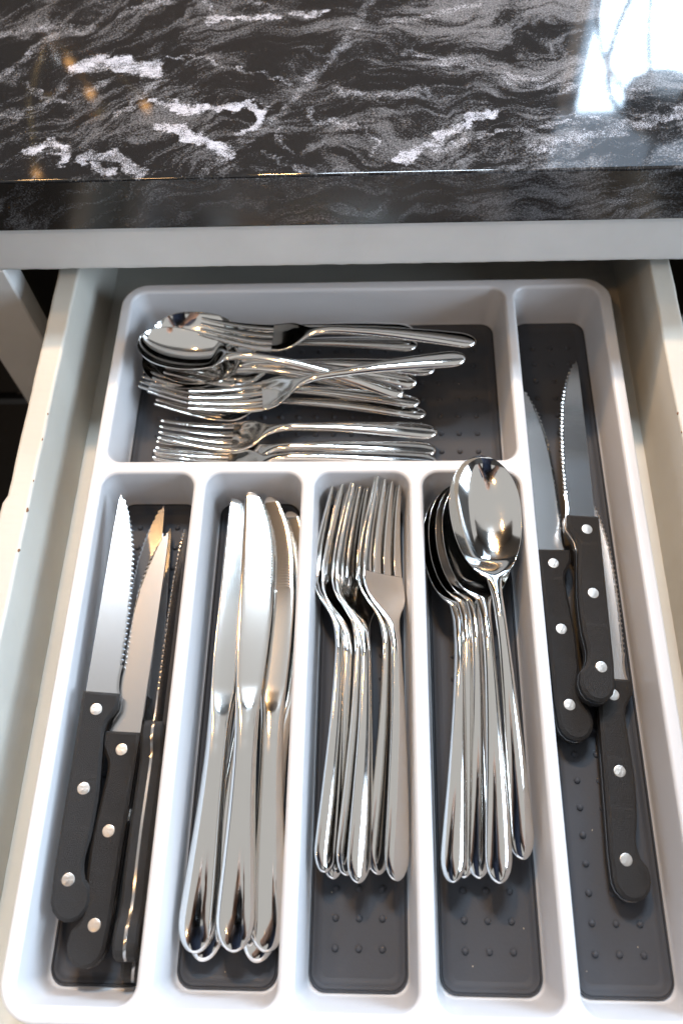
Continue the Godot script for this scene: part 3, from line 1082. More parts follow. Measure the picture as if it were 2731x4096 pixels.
func spoon_meshes(l: float, w: float) -> Dictionary:
	var k := l / 0.217
	var rings := []
	var zs := []
	for i in 22: zs.append(0.0350 * (1.0 - cos(PI / 2 * i / 22.0)))
	var z := 0.0350
	while z < 0.1000: zs.append(z); z += 0.0016
	while z < 0.2040: zs.append(z); z += 0.0050
	for i in 12: zs.append(0.2045 + 0.0125 * sin(PI / 2 * i / 11.0))
	var split := 0
	for i in zs.size():
		z = zs[i]
		if z < 0.0765: split = i
		var hw := 0.0
		if z < 0.031: hw = 0.0208 * sqrt(maxf(1.0 - pow((0.031 - z) / 0.031, 2.1), 0.0009))
		else:
			var bowl := 0.0208 * sqrt(maxf(1.0 - pow((z - 0.031) / 0.0425, 2.0), 0.0))
			var neck := curve([0.06, 0.074, 0.085, 0.10, 0.13, 0.165, 0.192, 0.2045, 0.217], [0.0075, 0.0042, 0.0030, 0.0029, 0.0036, 0.0050, 0.0063, 0.0067, 0.0067], z)
			hw = pow(pow(bowl, 5.0) + pow(neck, 5.0), 0.2) if z < 0.078 else neck
		hw *= round_end(z, 0.217, 0.0125) * w
		var e := sqrt(round_end(z, 0.217, 0.0125))
		var y := curve([0.0, 0.02, 0.04, 0.058, 0.068, 0.076, 0.086, 0.098, 0.12, 0.16, 0.217], [0.0, -0.0008, -0.0010, -0.0004, 0.0006, 0.0022, 0.0046, 0.0066, 0.0076, 0.0060, 0.0], z) * k
		var depth := 0.0100 * pow(clampf(hw / (0.0208 * w), 0.0, 1.0), 1.35) * (1.0 - smoothstep(0.060, 0.0765, z))
		var dome := curve([0.060, 0.072, 0.085, 0.10, 0.13, 0.19, 0.217], [0.0, 0.0012, 0.0022, 0.0024, 0.0026, 0.0029, 0.0027], z) * e
		var under := curve([0.060, 0.072, 0.085, 0.10, 0.217], [0.0, 0.0012, 0.0016, 0.0015, 0.0011], z) * e
		var r := PackedVector3Array()
		var n := 17
		for j in n:
			var u := -cos(PI * j / (n - 1.0))
			var a := 1.0 - u * u
			r.append(Vector3(u * hw, y - depth * a + dome * pow(a, 0.7) + 0.0005 * e, z * k))
		for j in n:
			var u := cos(PI * j / (n - 1.0))
			var a := 1.0 - u * u
			r.append(Vector3(u * hw * 0.995, y - depth * a - under * pow(a, 0.7) - 0.0005 * e - 0.0004 * a, z * k))
		rings.append(r)
	var nn := ring_normals(rings)
	return {"bowl": skin(rings, nn, 0, split, true, false), "handle": skin(rings, nn, split, rings.size() - 1, false, true), "length": l}


func table_knife_meshes() -> Dictionary:
	var rings := []
	var zs := []
	var z := 0.0
	for i in 8: zs.append(0.003 * pow(i / 8.0, 2.0))
	z = 0.003
	while z < 0.0600: zs.append(z); z += 0.00040
	while z < 0.1400: zs.append(z); z += 0.0016
	while z < 0.2330: zs.append(z); z += 0.0045
	for i in 12: zs.append(0.2335 + 0.0155 * sin(PI / 2 * i / 11.0))
	var split := 0
	for i in zs.size():
		z = zs[i]
		if z < 0.1278: split = i
		var xl := curve([0.0, 0.0015, 0.006, 0.06, 0.10, 0.126, 0.135, 0.15, 0.18, 0.21, 0.235, 0.249], [-0.0066, -0.0074, -0.0078, -0.0074, -0.0070, -0.0067, -0.0065, -0.0063, -0.0068, -0.0079, -0.0089, -0.0089], z)
		var xr := curve([0.0, 0.0015, 0.005, 0.012, 0.026, 0.045, 0.07, 0.10, 0.120, 0.128, 0.135, 0.15, 0.18, 0.21, 0.235, 0.249], [-0.0034, -0.0012, 0.0014, 0.0040, 0.0076, 0.0096, 0.0098, 0.0084, 0.0073, 0.0067, 0.0065, 0.0063, 0.0068, 0.0079, 0.0089, 0.0089], z)
		if z > 0.004 and z < 0.060:
			xr -= 0.00075 * (0.5 + 0.5 * sin(z * TAU / 0.0018))
		var e := round_end(z, 0.249, 0.0155)
		var th := curve([0.0, 0.004, 0.10, 0.118, 0.1260, 0.1340, 0.150, 0.18, 0.22, 0.249], [0.0006, 0.0010, 0.0012, 0.0014, 0.0020, 0.0029, 0.0041, 0.0049, 0.0047, 0.0036], z) * sqrt(e)
		var q := curve([0.0, 0.118, 0.127, 0.140, 0.249], [0.40, 0.45, 0.62, 0.95, 0.95], z)
		var bend := -0.0016 * smoothstep(0.128, 0.0, z)
		var wide := lerpf(1.12, 1.0, smoothstep(0.095, 0.128, z)) if z < 0.13 else lerpf(1.0, 1.08, smoothstep(0.15, 0.22, z))
		xl *= wide
		xr *= wide
		rings.append(oval((xl + xr) / 2.0, bend, z, (xr - xl) / 2.0 * e, th, th, minf(q, 0.8), q, 0.0, 26))
	var nn := ring_normals(rings)
	return {"blade": skin(rings, nn, 0, split, true, false), "handle": skin(rings, nn, split, rings.size() - 1, false, true), "length": 0.249}


func steak_blade_outline() -> PackedVector2Array:
	# back of the blade at -x, toothed edge at +x, tang through the handle
	var p := PackedVector2Array()
	p.append(Vector2(-0.0087, 0.1205))
	p.append(Vector2(-0.0086, 0.06))
	p.append(Vector2(-0.0082, 0.02))
	p.append(Vector2(-0.0078, 0.004))
	p.append(Vector2(-0.0071, 0.0))
	p.append(Vector2(-0.0063, 0.0024))
	var edge := func(z: float) -> float: return curve([0.0024, 0.010, 0.022, 0.040, 0.060, 0.080, 0.102, 0.108, 0.114, 0.1205], [-0.0050, -0.0012, 0.0028, 0.0062, 0.0080, 0.0088, 0.0090, 0.0082, 0.0083, 0.0096], z)
	p.append(Vector2(-0.0040, 0.0038))
	var z := 0.0046
	while z < 0.1010:
		for i in 6:
			var t := i / 6.0
			var zz := z + 0.0030 * t
			p.append(Vector2(edge.call(zz) + 0.0002 - 0.0011 * sin(PI * t), zz))
		z += 0.0030
	p.append(Vector2(edge.call(z), z))
	for i in range(1, 8):
		var zz := lerpf(z, 0.1205, i / 7.0)
		p.append(Vector2(edge.call(zz), zz))
	return p


func steak_handle_outline() -> PackedVector2Array:
	var p := PackedVector2Array()
	var o := 0.120
	for i in 26:
		var z := lerpf(0.0, 0.096, i / 25.0)
		p.append(Vector2(curve([0.0, 0.006, 0.0095, 0.014, 0.020, 0.038, 0.055, 0.072, 0.084, 0.091, 0.096], [0.0098, 0.0100, 0.0090, 0.0058, 0.0046, 0.0058, 0.0068, 0.0062, 0.0046, 0.0058, 0.0094], z), o + z))
	for i in 9:
		var a := -0.35 + (PI + 0.15) * i / 8.0
		p.append(Vector2(0.0010 + cos(a) * 0.0094, o + 0.1015 + sin(a) * 0.0105))
	p.append(Vector2(-0.0090, o + 0.090))
	p.append(Vector2(-0.0091, o + 0.050))
	p.append(Vector2(-0.0094, o))
	return p


func steak_knife_meshes() -> Dictionary:
	var st := stool()
	var rim := steak_blade_outline()
	var flat := PackedVector2Array()
	for p in rim:
		if p.x < -0.0060 or p.y < 0.0030: flat.append(p + Vector2(0.0002, 0.0004 if p.y < 0.003 else 0.0))
		else: flat.append(Vector2(maxf(p.x - 0.0014 * smoothstep(0.003, 0.02, p.y), -0.0070 + 0.0012 * smoothstep(0.0, 0.02, p.y)), p.y))
	for side in [-1.0, 1.0]:
		var n := rim.size()
		for i in n:
			var j := (i + 1) % n
			quad(st, Vector3(rim[i].x, 0.00040 * side, rim[i].y), Vector3(rim[j].x, 0.00040 * side, rim[j].y), Vector3(flat[j].x, 0.0007 * side, flat[j].y), Vector3(flat[i].x, 0.0007 * side, flat[i].y), Vector3(0.3, side, 0.0), -1)
			if side > 0: quad(st, Vector3(rim[i].x, 0.00040, rim[i].y), Vector3(rim[j].x, 0.00040, rim[j].y), Vector3(rim[j].x, -0.00040, rim[j].y), Vector3(rim[i].x, -0.00040, rim[i].y), Vector3(rim[i].y - rim[j].y, 0, rim[j].x - rim[i].x), -1)
		var t := Geometry2D.triangulate_polygon(flat)
		for i in range(0, t.size(), 3):
			tri(st, Vector3(flat[t[i]].x, 0.0007 * side, flat[t[i]].y), Vector3(flat[t[i + 1]].x, 0.0007 * side, flat[t[i + 1]].y), Vector3(flat[t[i + 2]].x, 0.0007 * side, flat[t[i + 2]].y), Vector3(0, side, 0), -1)
	var blade := done(st)
	st = stool()
	prism(st, inset(steak_handle_outline(), -0.00005), -0.00072, 0.00072, 0.0001, 0.0001)
	var tang := done(st)
	st = stool()
	prism(st, steak_handle_outline(), 0.00070, 0.0061, 0.0, 0.0016)
	var scale_top := done(st)
	st = stool()
	prism(st, steak_handle_outline(), -0.0061, -0.00070, 0.0016, 0.0)
	return {"blade": blade, "tang": tang, "scale_top": scale_top, "scale_under": done(st), "rivet": lathe(PackedVector2Array([Vector2(0.00001, -0.00622), Vector2(0.0027, -0.00622), Vector2(0.0030, -0.00618), Vector2(0.00325, -0.0060), Vector2(0.00325, 0.0060), Vector2(0.0030, 0.00618), Vector2(0.0027, 0.00622), Vector2(0.00001, 0.00622)]), 24), "length": 0.2325}


func place(o: Node3D, tip: Vector3, end: Vector3, roll: float, l: float) -> void:
	var z := (end - tip).normalized()
	var x := Vector3.UP.cross(z).normalized()
	var y := z.cross(x)
	var b := Basis(x, y, z) * Basis(Vector3(0, 0, 1), deg_to_rad(roll))
	o.transform = Transform3D(b, end - z * l)


func proto(kind: String) -> Node3D:
	if protos.has(kind):
		var c: Node3D = protos[kind].duplicate()
		c.name = numbered(String(protos[kind].name).split("_0")[0])
		add_child(c)
		return c
	var o: Node3D
	if kind == "dinner_fork" or kind == "salad_fork":
		var d := fork_meshes(0.223, 1.04) if kind == "dinner_fork" else fork_meshes(0.179, 0.95)
		o = thing("fork", "", "fork")
		put("handle", d.handle, M.steel, o)
		put("head", d.head, M.steel, o)
		for t in d.tines: put("tine", t, M.steel, o)
	elif kind == "table_spoon" or kind == "teaspoon":
		var d := spoon_meshes(0.218, 1.0) if kind == "table_spoon" else spoon_meshes(0.177, 0.94)
		o = thing("spoon", "", "spoon")
		put("handle", d.handle, M.steel, o)
		put("bowl", d.bowl, M.steel, o)
	elif kind == "table_knife":
		var d := table_knife_meshes()
		o = thing("table_knife", "", "table knife")
		put("handle", d.handle, M.steel, o)
		put("blade", d.blade, M.satin, o)
	else:
		var d := steak_knife_meshes()
		o = thing("steak_knife", "", "steak knife")
		put("blade", d.blade, M.blade, o)
		put("tang", d.tang, M.blade, o)
		put("handle_scale", d.scale_top, M.handle, o)
		put("handle_scale", d.scale_under, M.handle, o)
		for z in [0.0095, 0.0500, 0.0930]:
			put("rivet", d.rivet, M.rivet, o, Vector3(-0.0012 if z < 0.09 else -0.0016, 0, 0.120 + z))
	protos[kind] = o
	return o


func lay(kind: String, tip: Vector3, end: Vector3, roll: float, label: String, group: String) -> void:
	var o := proto(kind)
	var l: float = {"dinner_fork": 0.223, "salad_fork": 0.179, "table_spoon": 0.218, "teaspoon": 0.177, "table_knife": 0.249, "steak_knife": 0.2325}[kind]
	place(o, tip * 0.001, end * 0.001, roll, l)
	tag(o, label, "", group)


func build_cutlery() -> void:
	var g := "steak knives in the left compartment"
	lay("steak_knife", Vector3(33, -26, 158), Vector3(36, -28.5, 391), 184, "steak knife with bright lit tip, lying under the others in the left compartment", g)
	lay("steak_knife", Vector3(38, -30, 175), Vector3(48, -29, 405), 186, "steak knife of which only the short tip shows between two taller blades", g)
	lay("steak_knife", Vector3(60.5, -28, 196), Vector3(55, -27, 420), 80, "steak knife lowest against the divider, only its dark teeth showing", g)
	lay("steak_knife", Vector3(26, -6, 164), Vector3(21.7, -15, 394.5), -13, "black handled steak knife leaning on the left wall of the tray, teeth facing right", g)
	lay("steak_knife", Vector3(41.0, -14.0, 181.5), Vector3(34.0, -19, 414.3), 177, "black handled steak knife flat in the middle of its compartment, teeth facing left", g)
	lay("steak_knife", Vector3(57.0, -11, 178.5), Vector3(54.8, -12.5, 411.0), 88, "steak knife standing on its back, edge up, metal line along its handle", g)
	g = "steak knives in the long right compartment"
	lay("steak_knife", Vector3(308.2, -29.4, 148.4), Vector3(297.2, -27.5, 380.0), -3, "steak knife nearest the front of the right compartment, its blade under another handle", g)
	lay("steak_knife", Vector3(275.1, -27.5, 71.1), Vector3(277.8, -25.0, 303.0), -4, "steak knife against the long divider, brightly lit teeth facing right", g)
	lay("steak_knife", Vector3(297.4, -21.0, 53.2), Vector3(290.6, -15.0, 284.9), 175, "steak knife on top in the right compartment, teeth facing left", g)
	g = "table knives side by side"
	lay("table_knife", Vector3(124, -27.5, 161), Vector3(114.3, -28.5, 410.0), 6, "table knife underneath at the right, its end showing below two others", g)
	lay("table_knife", Vector3(115, -29, 158), Vector3(87.3, -28.5, 410.0), -4, "table knife underneath at the left, its rounded end just showing", g)
	lay("table_knife", Vector3(91.5, -19.0, 157.6), Vector3(84.6, -22.5, 406.4), -12, "all steel table knife at the left of its compartment, dark band near the tip", g)
	lay("table_knife", Vector3(112.0, -17.0, 155.5), Vector3(119.8, -22.0, 405.2), 5, "all steel table knife at the right of its compartment, curved blade", g)
	lay("table_knife", Vector3(101.9, -11.0, 156.7), Vector3(104.6, -17, 405.5), -5, "all steel table knife on top in the middle of its compartment", g)
	g = "dinner forks nested in one compartment"
	lay("dinner_fork", Vector3(152.5, -20, 147.5), Vector3(146.8, -20, 369.4), -36, "dinner fork farthest left of the nested forks, head half covered", g)
	lay("dinner_fork", Vector3(158.2, -18, 148.6), Vector3(150.9, -26, 372.0), -35, "dinner fork second from the left, handle end low between its neighbours", g)
	lay("dinner_fork", Vector3(163.9, -16.5, 149.4), Vector3(157.6, -24, 370.4), -34, "dinner fork third from the left, handle mostly covered", g)
	lay("dinner_fork", Vector3(165.2, -14.0, 149.8), Vector3(163.8, -16, 374.2), -33, "dinner fork with the bright handle in the middle of the nested forks", g)
	lay("dinner_fork", Vector3(178.9, -11.0, 150.9), Vector3(173.4, -22, 369.8), -31, "dinner fork just under the topmost one, narrow handle visible", g)
	lay("dinner_fork", Vector3(180.0, -8, 150.4), Vector3(182.6, -16, 372.8), -31, "topmost dinner fork at the right, all four tines in full view", g)
	g = "tablespoons nested in one compartment"
	lay("table_spoon", Vector3(221.5, -14, 157.5), Vector3(210.2, -17, 373.1), -14, "tablespoon at the bottom of the nest, its rim farthest to the left", g)
	lay("table_spoon", Vector3(224.5, -9, 156), Vector3(216.4, -25, 370.4), -12, "second tablespoon from the bottom of the nest, handle partly covered", g)
	lay("table_spoon", Vector3(228, -4, 153), Vector3(223.9, -25, 370.6), -10, "third tablespoon of the nest, lower bowl edge showing beside the top one", g)
	lay("table_spoon", Vector3(230.5, 3, 152), Vector3(232.7, -14.5, 373.3), -8, "tablespoon with wide bright handle beside the topmost spoon", g)
	lay("table_spoon", Vector3(233.0, 12.5, 147.6), Vector3(245.4, -19, 361.8), -7, "topmost tablespoon, bowl rising over the divider and mirroring the kitchen", g)
	g = "small forks and spoons in the back compartment"
	lay("salad_fork", Vector3(25, -16, 43.0), Vector3(200, -20, 39.5), -4, "small fork buried at the back of the pile, only its handle showing", g)
	lay("salad_fork", Vector3(27, -22, 79), Vector3(205, -26.5, 91), -16, "small fork low in the pile, tines resting on the left wall", g)
	lay("salad_fork", Vector3(22, -16, 73), Vector3(201, -22, 85), -18, "small fork lying on another dark one, tines towards the left wall", g)
	lay("salad_fork", Vector3(15.5, -19, 66), Vector3(193, -26, 82), -10, "small fork whose tines lie under the two dark forks at the left wall", g)
	lay("salad_fork", Vector3(34, -13, 59), Vector3(211, -17, 62), -6, "small fork in the middle of the pile, its head covered by the spoons", g)
	lay("teaspoon", Vector3(12.5, -16, 50), Vector3(190, -23, 77), 2, "lowest teaspoon of the pile, rim near the left wall", g)
	lay("teaspoon", Vector3(13.0, -11, 49.0), Vector3(199, -20, 71.0), 6, "teaspoon slanting to the front of the pile under other spoons", g)
	lay("teaspoon", Vector3(24.0, -8, 39.0), Vector3(197.5, -13, 33.5), 6, "teaspoon at the very back with a bright spot on its handle", g)
	lay("teaspoon", Vector3(29.0, 3, 53), Vector3(190, -11, 86.0), -13, "topmost teaspoon of the pile with a small fork lying across its bowl", g)
	lay("salad_fork", Vector3(63, 9.5, 46.0), Vector3(237, -3, 51.0), -6, "small fork lying on the topmost teaspoon bowl", g)
	lay("salad_fork", Vector3(56, -8, 90.5), Vector3(229.0, 3, 68.2), -4, "small fork slanting across the pile with its handle raised at the right", g)
	lay("salad_fork", Vector3(31.2, -16, 131.0), Vector3(210.0, -22, 129.0), -8, "small fork nearest the divider, mostly hidden behind it", g)
	lay("salad_fork", Vector3(30.8, -19, 122.1), Vector3(210.2, -24, 120.2), -8, "small fork in front of the pile, second from the divider", g)
	lay("salad_fork", Vector3(30.9, -17, 107.5), Vector3(211.5, -23, 107.2), -8, "small fork in front of the pile, third from the divider", g)


# ---------------------------------------------------------------- lamps out of view, placed for warm light and mirror images
func build_lamps() -> void:
	# unseen lamp far back at the left, placed to mirror as warm sparks
	var foot := Vector3(-0.485, COUNTER_TOP, -1.2)
	var o := thing("unseen_candle_lamp", "unseen candle lamp on a steel stem, placed to mirror as warm sparks in the granite", "lamp", foot)
	put("stem", lathe(PackedVector2Array([Vector2(0.0001, 0.0), Vector2(0.07, 0.0), Vector2(0.07, 0.008), Vector2(0.012, 0.02), Vector2(0.0035, 0.05), Vector2(0.0035, 0.765), Vector2(0.0001, 0.77)]), 20), M.steel, o)
	var st := stool()
	var ringp := PackedVector3Array()
	for i in 33: ringp.append(Vector3(cos(TAU * i / 32) * 0.075, 0.80 + 0.06, sin(TAU * i / 32) * 0.05))
	tube(st, ringp, 0.0028, 8)
	var spots := [Vector3(0.025, 0.755, 0.0), Vector3(0.045, 0.825, 0.0), Vector3(0.155, 0.86, 0.0), Vector3(-0.145, 1.03, 0.0)]
	for p in spots:
		tube(st, PackedVector3Array([Vector3(0, 0.70, 0), Vector3(p.x * 0.6, (0.70 + p.y) * 0.5 - 0.03, 0.006), Vector3(p.x, p.y - 0.004, 0)]), 0.002, 6)
	put("arms", done(st), M.brass, o)
	for p in spots:
		put("bulb", lathe(PackedVector2Array([Vector2(0.0001, 0.0), Vector2(0.002, 0.002), Vector2(0.003, 0.006), Vector2(0.002, 0.013), Vector2(0.0001, 0.022)]), 12), M.bulb, o, p)
		lamp_light("unseen_candle_light", foot + p + Vector3(0, 0.010, 0), Color(1.0, 0.74, 0.45), 0.0008, 0.010)
	# unseen hanging lamp, its wire cage chosen for dark lines mirrored in the granite
	var c := thing("unseen_cage_lamp", "unseen hanging lamp before the window, its wire cage placed for dark lines in the granite", "lamp", Vector3(0.72, 0.72, -1.05))
	st = stool()
	for a in 7:
		var p := PackedVector3Array()
		for i in 17:
			var t := PI * (0.06 + 0.88 * i / 16.0)
			p.append(Vector3(cos(TAU * a / 7) * sin(t) * 0.17, cos(t) * 0.19, sin(TAU * a / 7) * sin(t) * 0.17))
		tube(st, p, 0.0050, 6)
	put("cage", done(st), M.metal_dark, c)
	put("cap", lathe(PackedVector2Array([Vector2(0.0001, 0.15), Vector2(0.085, 0.155), Vector2(0.08, 0.19), Vector2(0.03, 0.24), Vector2(0.0001, 0.245)]), 20), M.metal_dark, c)
	st = stool()
	tube(st, PackedVector3Array([Vector3(0, 0.24, 0), Vector3(0, 0.85, 0)]), 0.004, 8)
	put("cord", done(st), M.metal_dark, c)
	# unseen warm lamps beyond the counter edge and behind the viewer, placed for their light
	for s in [["unseen_ceiling_lamp", Vector3(-0.05, 1.45, -0.72), 2.1, "unseen lamp above the counter, placed for the warm light on the drawer"], ["unseen_ceiling_lamp", Vector3(-0.55, 1.50, -0.30), 0.40, "unseen lamp over the counter at the left, placed to warm the left side"], ["unseen_ceiling_lamp", Vector3(-0.35, 1.50, 0.85), 0.30, "unseen lamp behind the photographer, placed for warm light from behind"]]:
		var l := thing(s[0], s[3], "lamp", s[1])
		put("housing", lathe(PackedVector2Array([Vector2(0.05, 0.0), Vector2(0.075, 0.0), Vector2(0.075, 0.05), Vector2(0.0001, 0.055)]), 24), M.trim, l)
		put("bulb", lathe(PackedVector2Array([Vector2(0.0001, -0.022), Vector2(0.025, -0.017), Vector2(0.040, -0.006), Vector2(0.045, 0.008), Vector2(0.0001, 0.02)]), 20), M.bulb, l)
		lamp_light("unseen_ceiling_light", s[1] + Vector3(0, -0.026, 0), Color(1.0, 0.78, 0.52), s[2], 0.045)


# ---------------------------------------------------------------- the person mirrored in the cutlery
func body(bones: Array, blend: float, cell: float) -> ArrayMesh:
	# one continuous surface round tapered bones [from, to, radius, radius]: a smooth field, meshed with surface nets
	var lo := Vector3.ONE * 1e9
	var hi := -lo
	for b in bones:
		var r: float = maxf(b[2], b[3]) + blend + 2.0 * cell
		lo = lo.min(b[0] - Vector3.ONE * r).min(b[1] - Vector3.ONE * r)
		hi = hi.max(b[0] + Vector3.ONE * r).max(b[1] + Vector3.ONE * r)
	var nx := int((hi.x - lo.x) / cell) + 2
	var ny := int((hi.y - lo.y) / cell) + 2
	var nz := int((hi.z - lo.z) / cell) + 2
	var f := PackedFloat32Array()
	f.resize(nx * ny * nz)
	f.fill(1.0)
	for b in bones:
		var a: Vector3 = b[0]
		var ab: Vector3 = b[1] - b[0]
		var il := 1.0 / maxf(ab.length_squared(), 1e-9)
		var ra: float = b[2]
		var rb: float = b[3]
		var e := maxf(ra, rb) + blend + 1.5 * cell
		var p0: Vector3 = (a.min(b[1]) - Vector3.ONE * e - lo) / cell
		var p1: Vector3 = (a.max(b[1]) + Vector3.ONE * e - lo) / cell
		for y in range(maxi(int(p0.y), 0), mini(int(p1.y) + 1, ny)):
			for z in range(maxi(int(p0.z), 0), mini(int(p1.z) + 1, nz)):
				for x in range(maxi(int(p0.x), 0), mini(int(p1.x) + 1, nx)):
					var p := lo + Vector3(x, y, z) * cell - a
					var t := clampf(p.dot(ab) * il, 0.0, 1.0)
					var d := (p - ab * t).length() - lerpf(ra, rb, t)
					var i := (y * nz + z) * nx + x
					var h := maxf(blend - absf(f[i] - d), 0.0) / blend
					f[i] = minf(f[i], d) - h * h * blend * 0.25
	var st := stool()
	var at := {}
	var corner := func(x: int, y: int, z: int) -> Vector3:
		var key := (y * nz + z) * nx + x
		if at.has(key): return at[key]
		var c := Vector3.ZERO
		var n := 0
		for e in [[0, 0, 0, 1, 0, 0], [0, 1, 0, 1, 1, 0], [0, 0, 1, 1, 0, 1], [0, 1, 1, 1, 1, 1], [0, 0, 0, 0, 1, 0], [1, 0, 0, 1, 1, 0], [0, 0, 1, 0, 1, 1], [1, 0, 1, 1, 1, 1], [0, 0, 0, 0, 0, 1], [1, 0, 0, 1, 0, 1], [0, 1, 0, 0, 1, 1], [1, 1, 0, 1, 1, 1]]:
			var v0 := f[((y + e[1]) * nz + z + e[2]) * nx + x + e[0]]
			var v1 := f[((y + e[4]) * nz + z + e[5]) * nx + x + e[3]]
			if (v0 < 0.0) != (v1 < 0.0):
				c += Vector3(e[0], e[1], e[2]).lerp(Vector3(e[3], e[4], e[5]), v0 / (v0 - v1))
				n += 1
		at[key] = lo + (Vector3(x, y, z) + c / maxf(n, 1)) * cell
		return at[key]
	for y in range(1, ny - 1):
		for z in range(1, nz - 1):
			for x in range(1, nx - 1):
				var i := (y * nz + z) * nx + x
				var s := f[i] < 0.0
				for axis in 3:
					var j: int = i + [1, nz * nx, nx][axis]
					if (f[j] < 0.0) == s: continue
					var out := Vector3.ZERO
					out[axis] = 1.0 if s else -1.0
					var q: Array = [[[0, -1, -1], [0, 0, -1], [0, 0, 0], [0, -1, 0]], [[-1, 0, -1], [0, 0, -1], [0, 0, 0], [-1, 0, 0]], [[-1, -1, 0], [0, -1, 0], [0, 0, 0], [-1, 0, 0]]][axis]
					quad(st, corner.call(x + q[0][0], y + q[0][1], z + q[0][2]), corner.call(x + q[1][0], y + q[1][1], z + q[1][2]), corner.call(x + q[2][0], y + q[2][1], z + q[2][2]), corner.call(x + q[3][0], y + q[3][1], z + q[3][2]), out)
	return done(st)


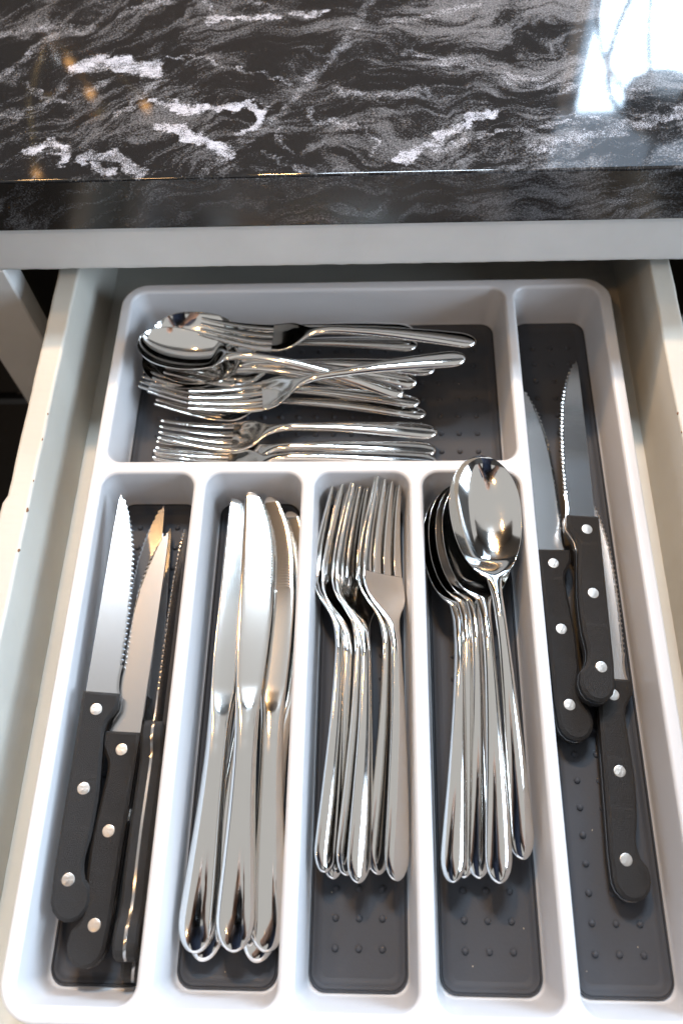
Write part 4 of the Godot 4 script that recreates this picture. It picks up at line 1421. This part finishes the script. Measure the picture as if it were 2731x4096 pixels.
func build_photographer() -> void:
	M.skin = mat("skin", Color(0.38, 0.22, 0.15), 0.5)
	M.navy = mat("navy_cloth", Color(0.012, 0.016, 0.035), 0.85)
	M.jeans = mat("jeans_cloth", Color(0.02, 0.03, 0.06), 0.85)
	M.hair = mat("dark_hair", Color(0.02, 0.013, 0.01), 0.5)
	var o := thing("person", "person in a dark blue shirt holding a camera, mirrored in the top spoon", "person", Vector3(0.2, -0.85, 0.80))
	o.scale = Vector3.ONE * 1.08
	var bones := [
		[Vector3(0, 0.94, 0), Vector3(0, 1.06, -0.03), 0.145, 0.125], [Vector3(0, 1.06, -0.03), Vector3(0, 1.30, -0.14), 0.125, 0.145], [Vector3(-0.14, 1.39, -0.18), Vector3(0.14, 1.39, -0.18), 0.075, 0.075],
		[Vector3(0, 1.40, -0.18), Vector3(0, 1.50, -0.25), 0.060, 0.054], [Vector3(0, 1.555, -0.305), Vector3(0, 1.615, -0.310), 0.078, 0.092], [Vector3(0, 1.485, -0.325), Vector3(0, 1.525, -0.340), 0.050, 0.058],
		[Vector3(0, 1.55, -0.393), Vector3(0, 1.522, -0.405), 0.010, 0.016], [Vector3(-0.083, 1.565, -0.300), Vector3(-0.086, 1.595, -0.300), 0.012, 0.016], [Vector3(0.083, 1.565, -0.300), Vector3(0.086, 1.595, -0.300), 0.012, 0.016],
	]
	var arm := func(s: float) -> Array:
		return [[Vector3(s * 0.185, 1.39, -0.18), Vector3(s * 0.27, 1.12, -0.16), 0.056, 0.042], [Vector3(s * 0.27, 1.12, -0.16), Vector3(s * 0.105, 1.25, -0.315), 0.042, 0.028]]
	for s in [-1.0, 1.0]:
		bones.append_array(arm.call(s))
		bones.append_array([[Vector3(s * 0.085, 0.92, 0.0), Vector3(s * 0.095, 0.50, 0.0), 0.092, 0.058], [Vector3(s * 0.095, 0.50, 0.0), Vector3(s * 0.10, 0.09, 0.03), 0.058, 0.040], [Vector3(s * 0.10, 0.05, 0.04), Vector3(s * 0.115, 0.035, -0.13), 0.042, 0.034]])
	put("body", body(bones, 0.035, 0.016), M.skin, o)
	var shirt := [[Vector3(0, 0.93, 0), Vector3(0, 1.06, -0.03), 0.158, 0.138], [Vector3(0, 1.06, -0.03), Vector3(0, 1.30, -0.14), 0.138, 0.156], [Vector3(-0.14, 1.39, -0.18), Vector3(0.14, 1.39, -0.18), 0.085, 0.085]]
	var jeans := [[Vector3(0, 0.95, 0), Vector3(0, 0.93, 0), 0.155, 0.155]]
	var shoes := []
	for s in [-1.0, 1.0]:
		shirt.append([Vector3(s * 0.185, 1.39, -0.18), Vector3(s * 0.238, 1.22, -0.167), 0.068, 0.060])
		jeans.append_array([[Vector3(s * 0.085, 0.92, 0.0), Vector3(s * 0.095, 0.50, 0.0), 0.104, 0.070], [Vector3(s * 0.095, 0.50, 0.0), Vector3(s * 0.10, 0.09, 0.03), 0.070, 0.058]])
		shoes.append([Vector3(s * 0.10, 0.05, 0.04), Vector3(s * 0.115, 0.042, -0.13), 0.050, 0.042])
	put("shirt", body(shirt, 0.04, 0.018), M.navy, o)
	put("jeans", body(jeans, 0.03, 0.018), M.jeans, o)
	put("shoes", body(shoes, 0.02, 0.014), M.black, o)
	put("hair", body([[Vector3(0, 1.645, -0.30), Vector3(0, 1.615, -0.275), 0.096, 0.10], [Vector3(0, 1.58, -0.24), Vector3(0, 1.54, -0.235), 0.075, 0.06]], 0.03, 0.012), M.hair, o)
	for s in [-1.0, 1.0]:
		put("eye", lathe(PackedVector2Array([Vector2(0.0001, -0.011), Vector2(0.008, -0.008), Vector2(0.011, 0.0), Vector2(0.008, 0.008), Vector2(0.0001, 0.011)]), 12), M.trim, o, Vector3(s * 0.031, 1.572, -0.378))
		# a hand closed round the grip: palm, four fingers and the thumb
		var w := Vector3(s * 0.105, 1.25, -0.315)
		var hand := [[w, w + Vector3(-s * 0.020, 0.012, -0.040), 0.026, 0.030], [w + Vector3(-s * 0.020, 0.012, -0.040), w + Vector3(-s * 0.030, -0.02, -0.060), 0.028, 0.026]]
		for k in 4:
			var b := w + Vector3(-s * 0.016, 0.016 - 0.019 * k, -0.062)
			var l: float = [0.9, 1.0, 0.95, 0.78][k]
			hand.append_array([[b, b + Vector3(-s * 0.020, -0.002, -0.030) * l, 0.0095, 0.0088], [b + Vector3(-s * 0.020, -0.002, -0.030) * l, b + Vector3(-s * 0.045, -0.004, -0.034) * l, 0.0088, 0.0075]])
		hand.append_array([[w + Vector3(-s * 0.02, 0.02, -0.015), w + Vector3(-s * 0.045, 0.034, -0.012), 0.012, 0.010], [w + Vector3(-s * 0.045, 0.034, -0.012), w + Vector3(-s * 0.066, 0.036, -0.022), 0.010, 0.008]])
		put("hand", body(hand, 0.008, 0.005), M.skin, o)
	# the camera held in both hands
	var c := thing("camera_body", "black camera held over the drawer, mirrored as a dark oval in the spoon", "camera", Vector3(0.176391, 0.439506, 0.403827) + Vector3(0.04844, 0.887063, 0.459101) * 0.02)
	c.basis = Basis(Vector3(0.998824, -0.043992, -0.020386), Vector3(0.002113, 0.459548, -0.88815), Vector3(0.04844, 0.887063, 0.459101))
	put("body", box_mesh(Vector3(-0.068, -0.045, 0.065), Vector3(0.068, 0.045, 0.115), 0.008), M.black, c)
	put("prism_hump", box_mesh(Vector3(-0.03, 0.043, 0.06), Vector3(0.03, 0.068, 0.105), 0.008), M.black, c)
	var lens := put("lens", lathe(PackedVector2Array([Vector2(0.030, 0.004), Vector2(0.034, 0.0), Vector2(0.038, 0.0), Vector2(0.039, 0.03), Vector2(0.036, 0.034), Vector2(0.036, 0.066)]), 32), M.black, c)
	lens.rotation.x = PI / 2
	put("front_glass", box_mesh(Vector3(-0.021, -0.021, 0.010), Vector3(0.021, 0.021, 0.014), 0.004), M.black, c)
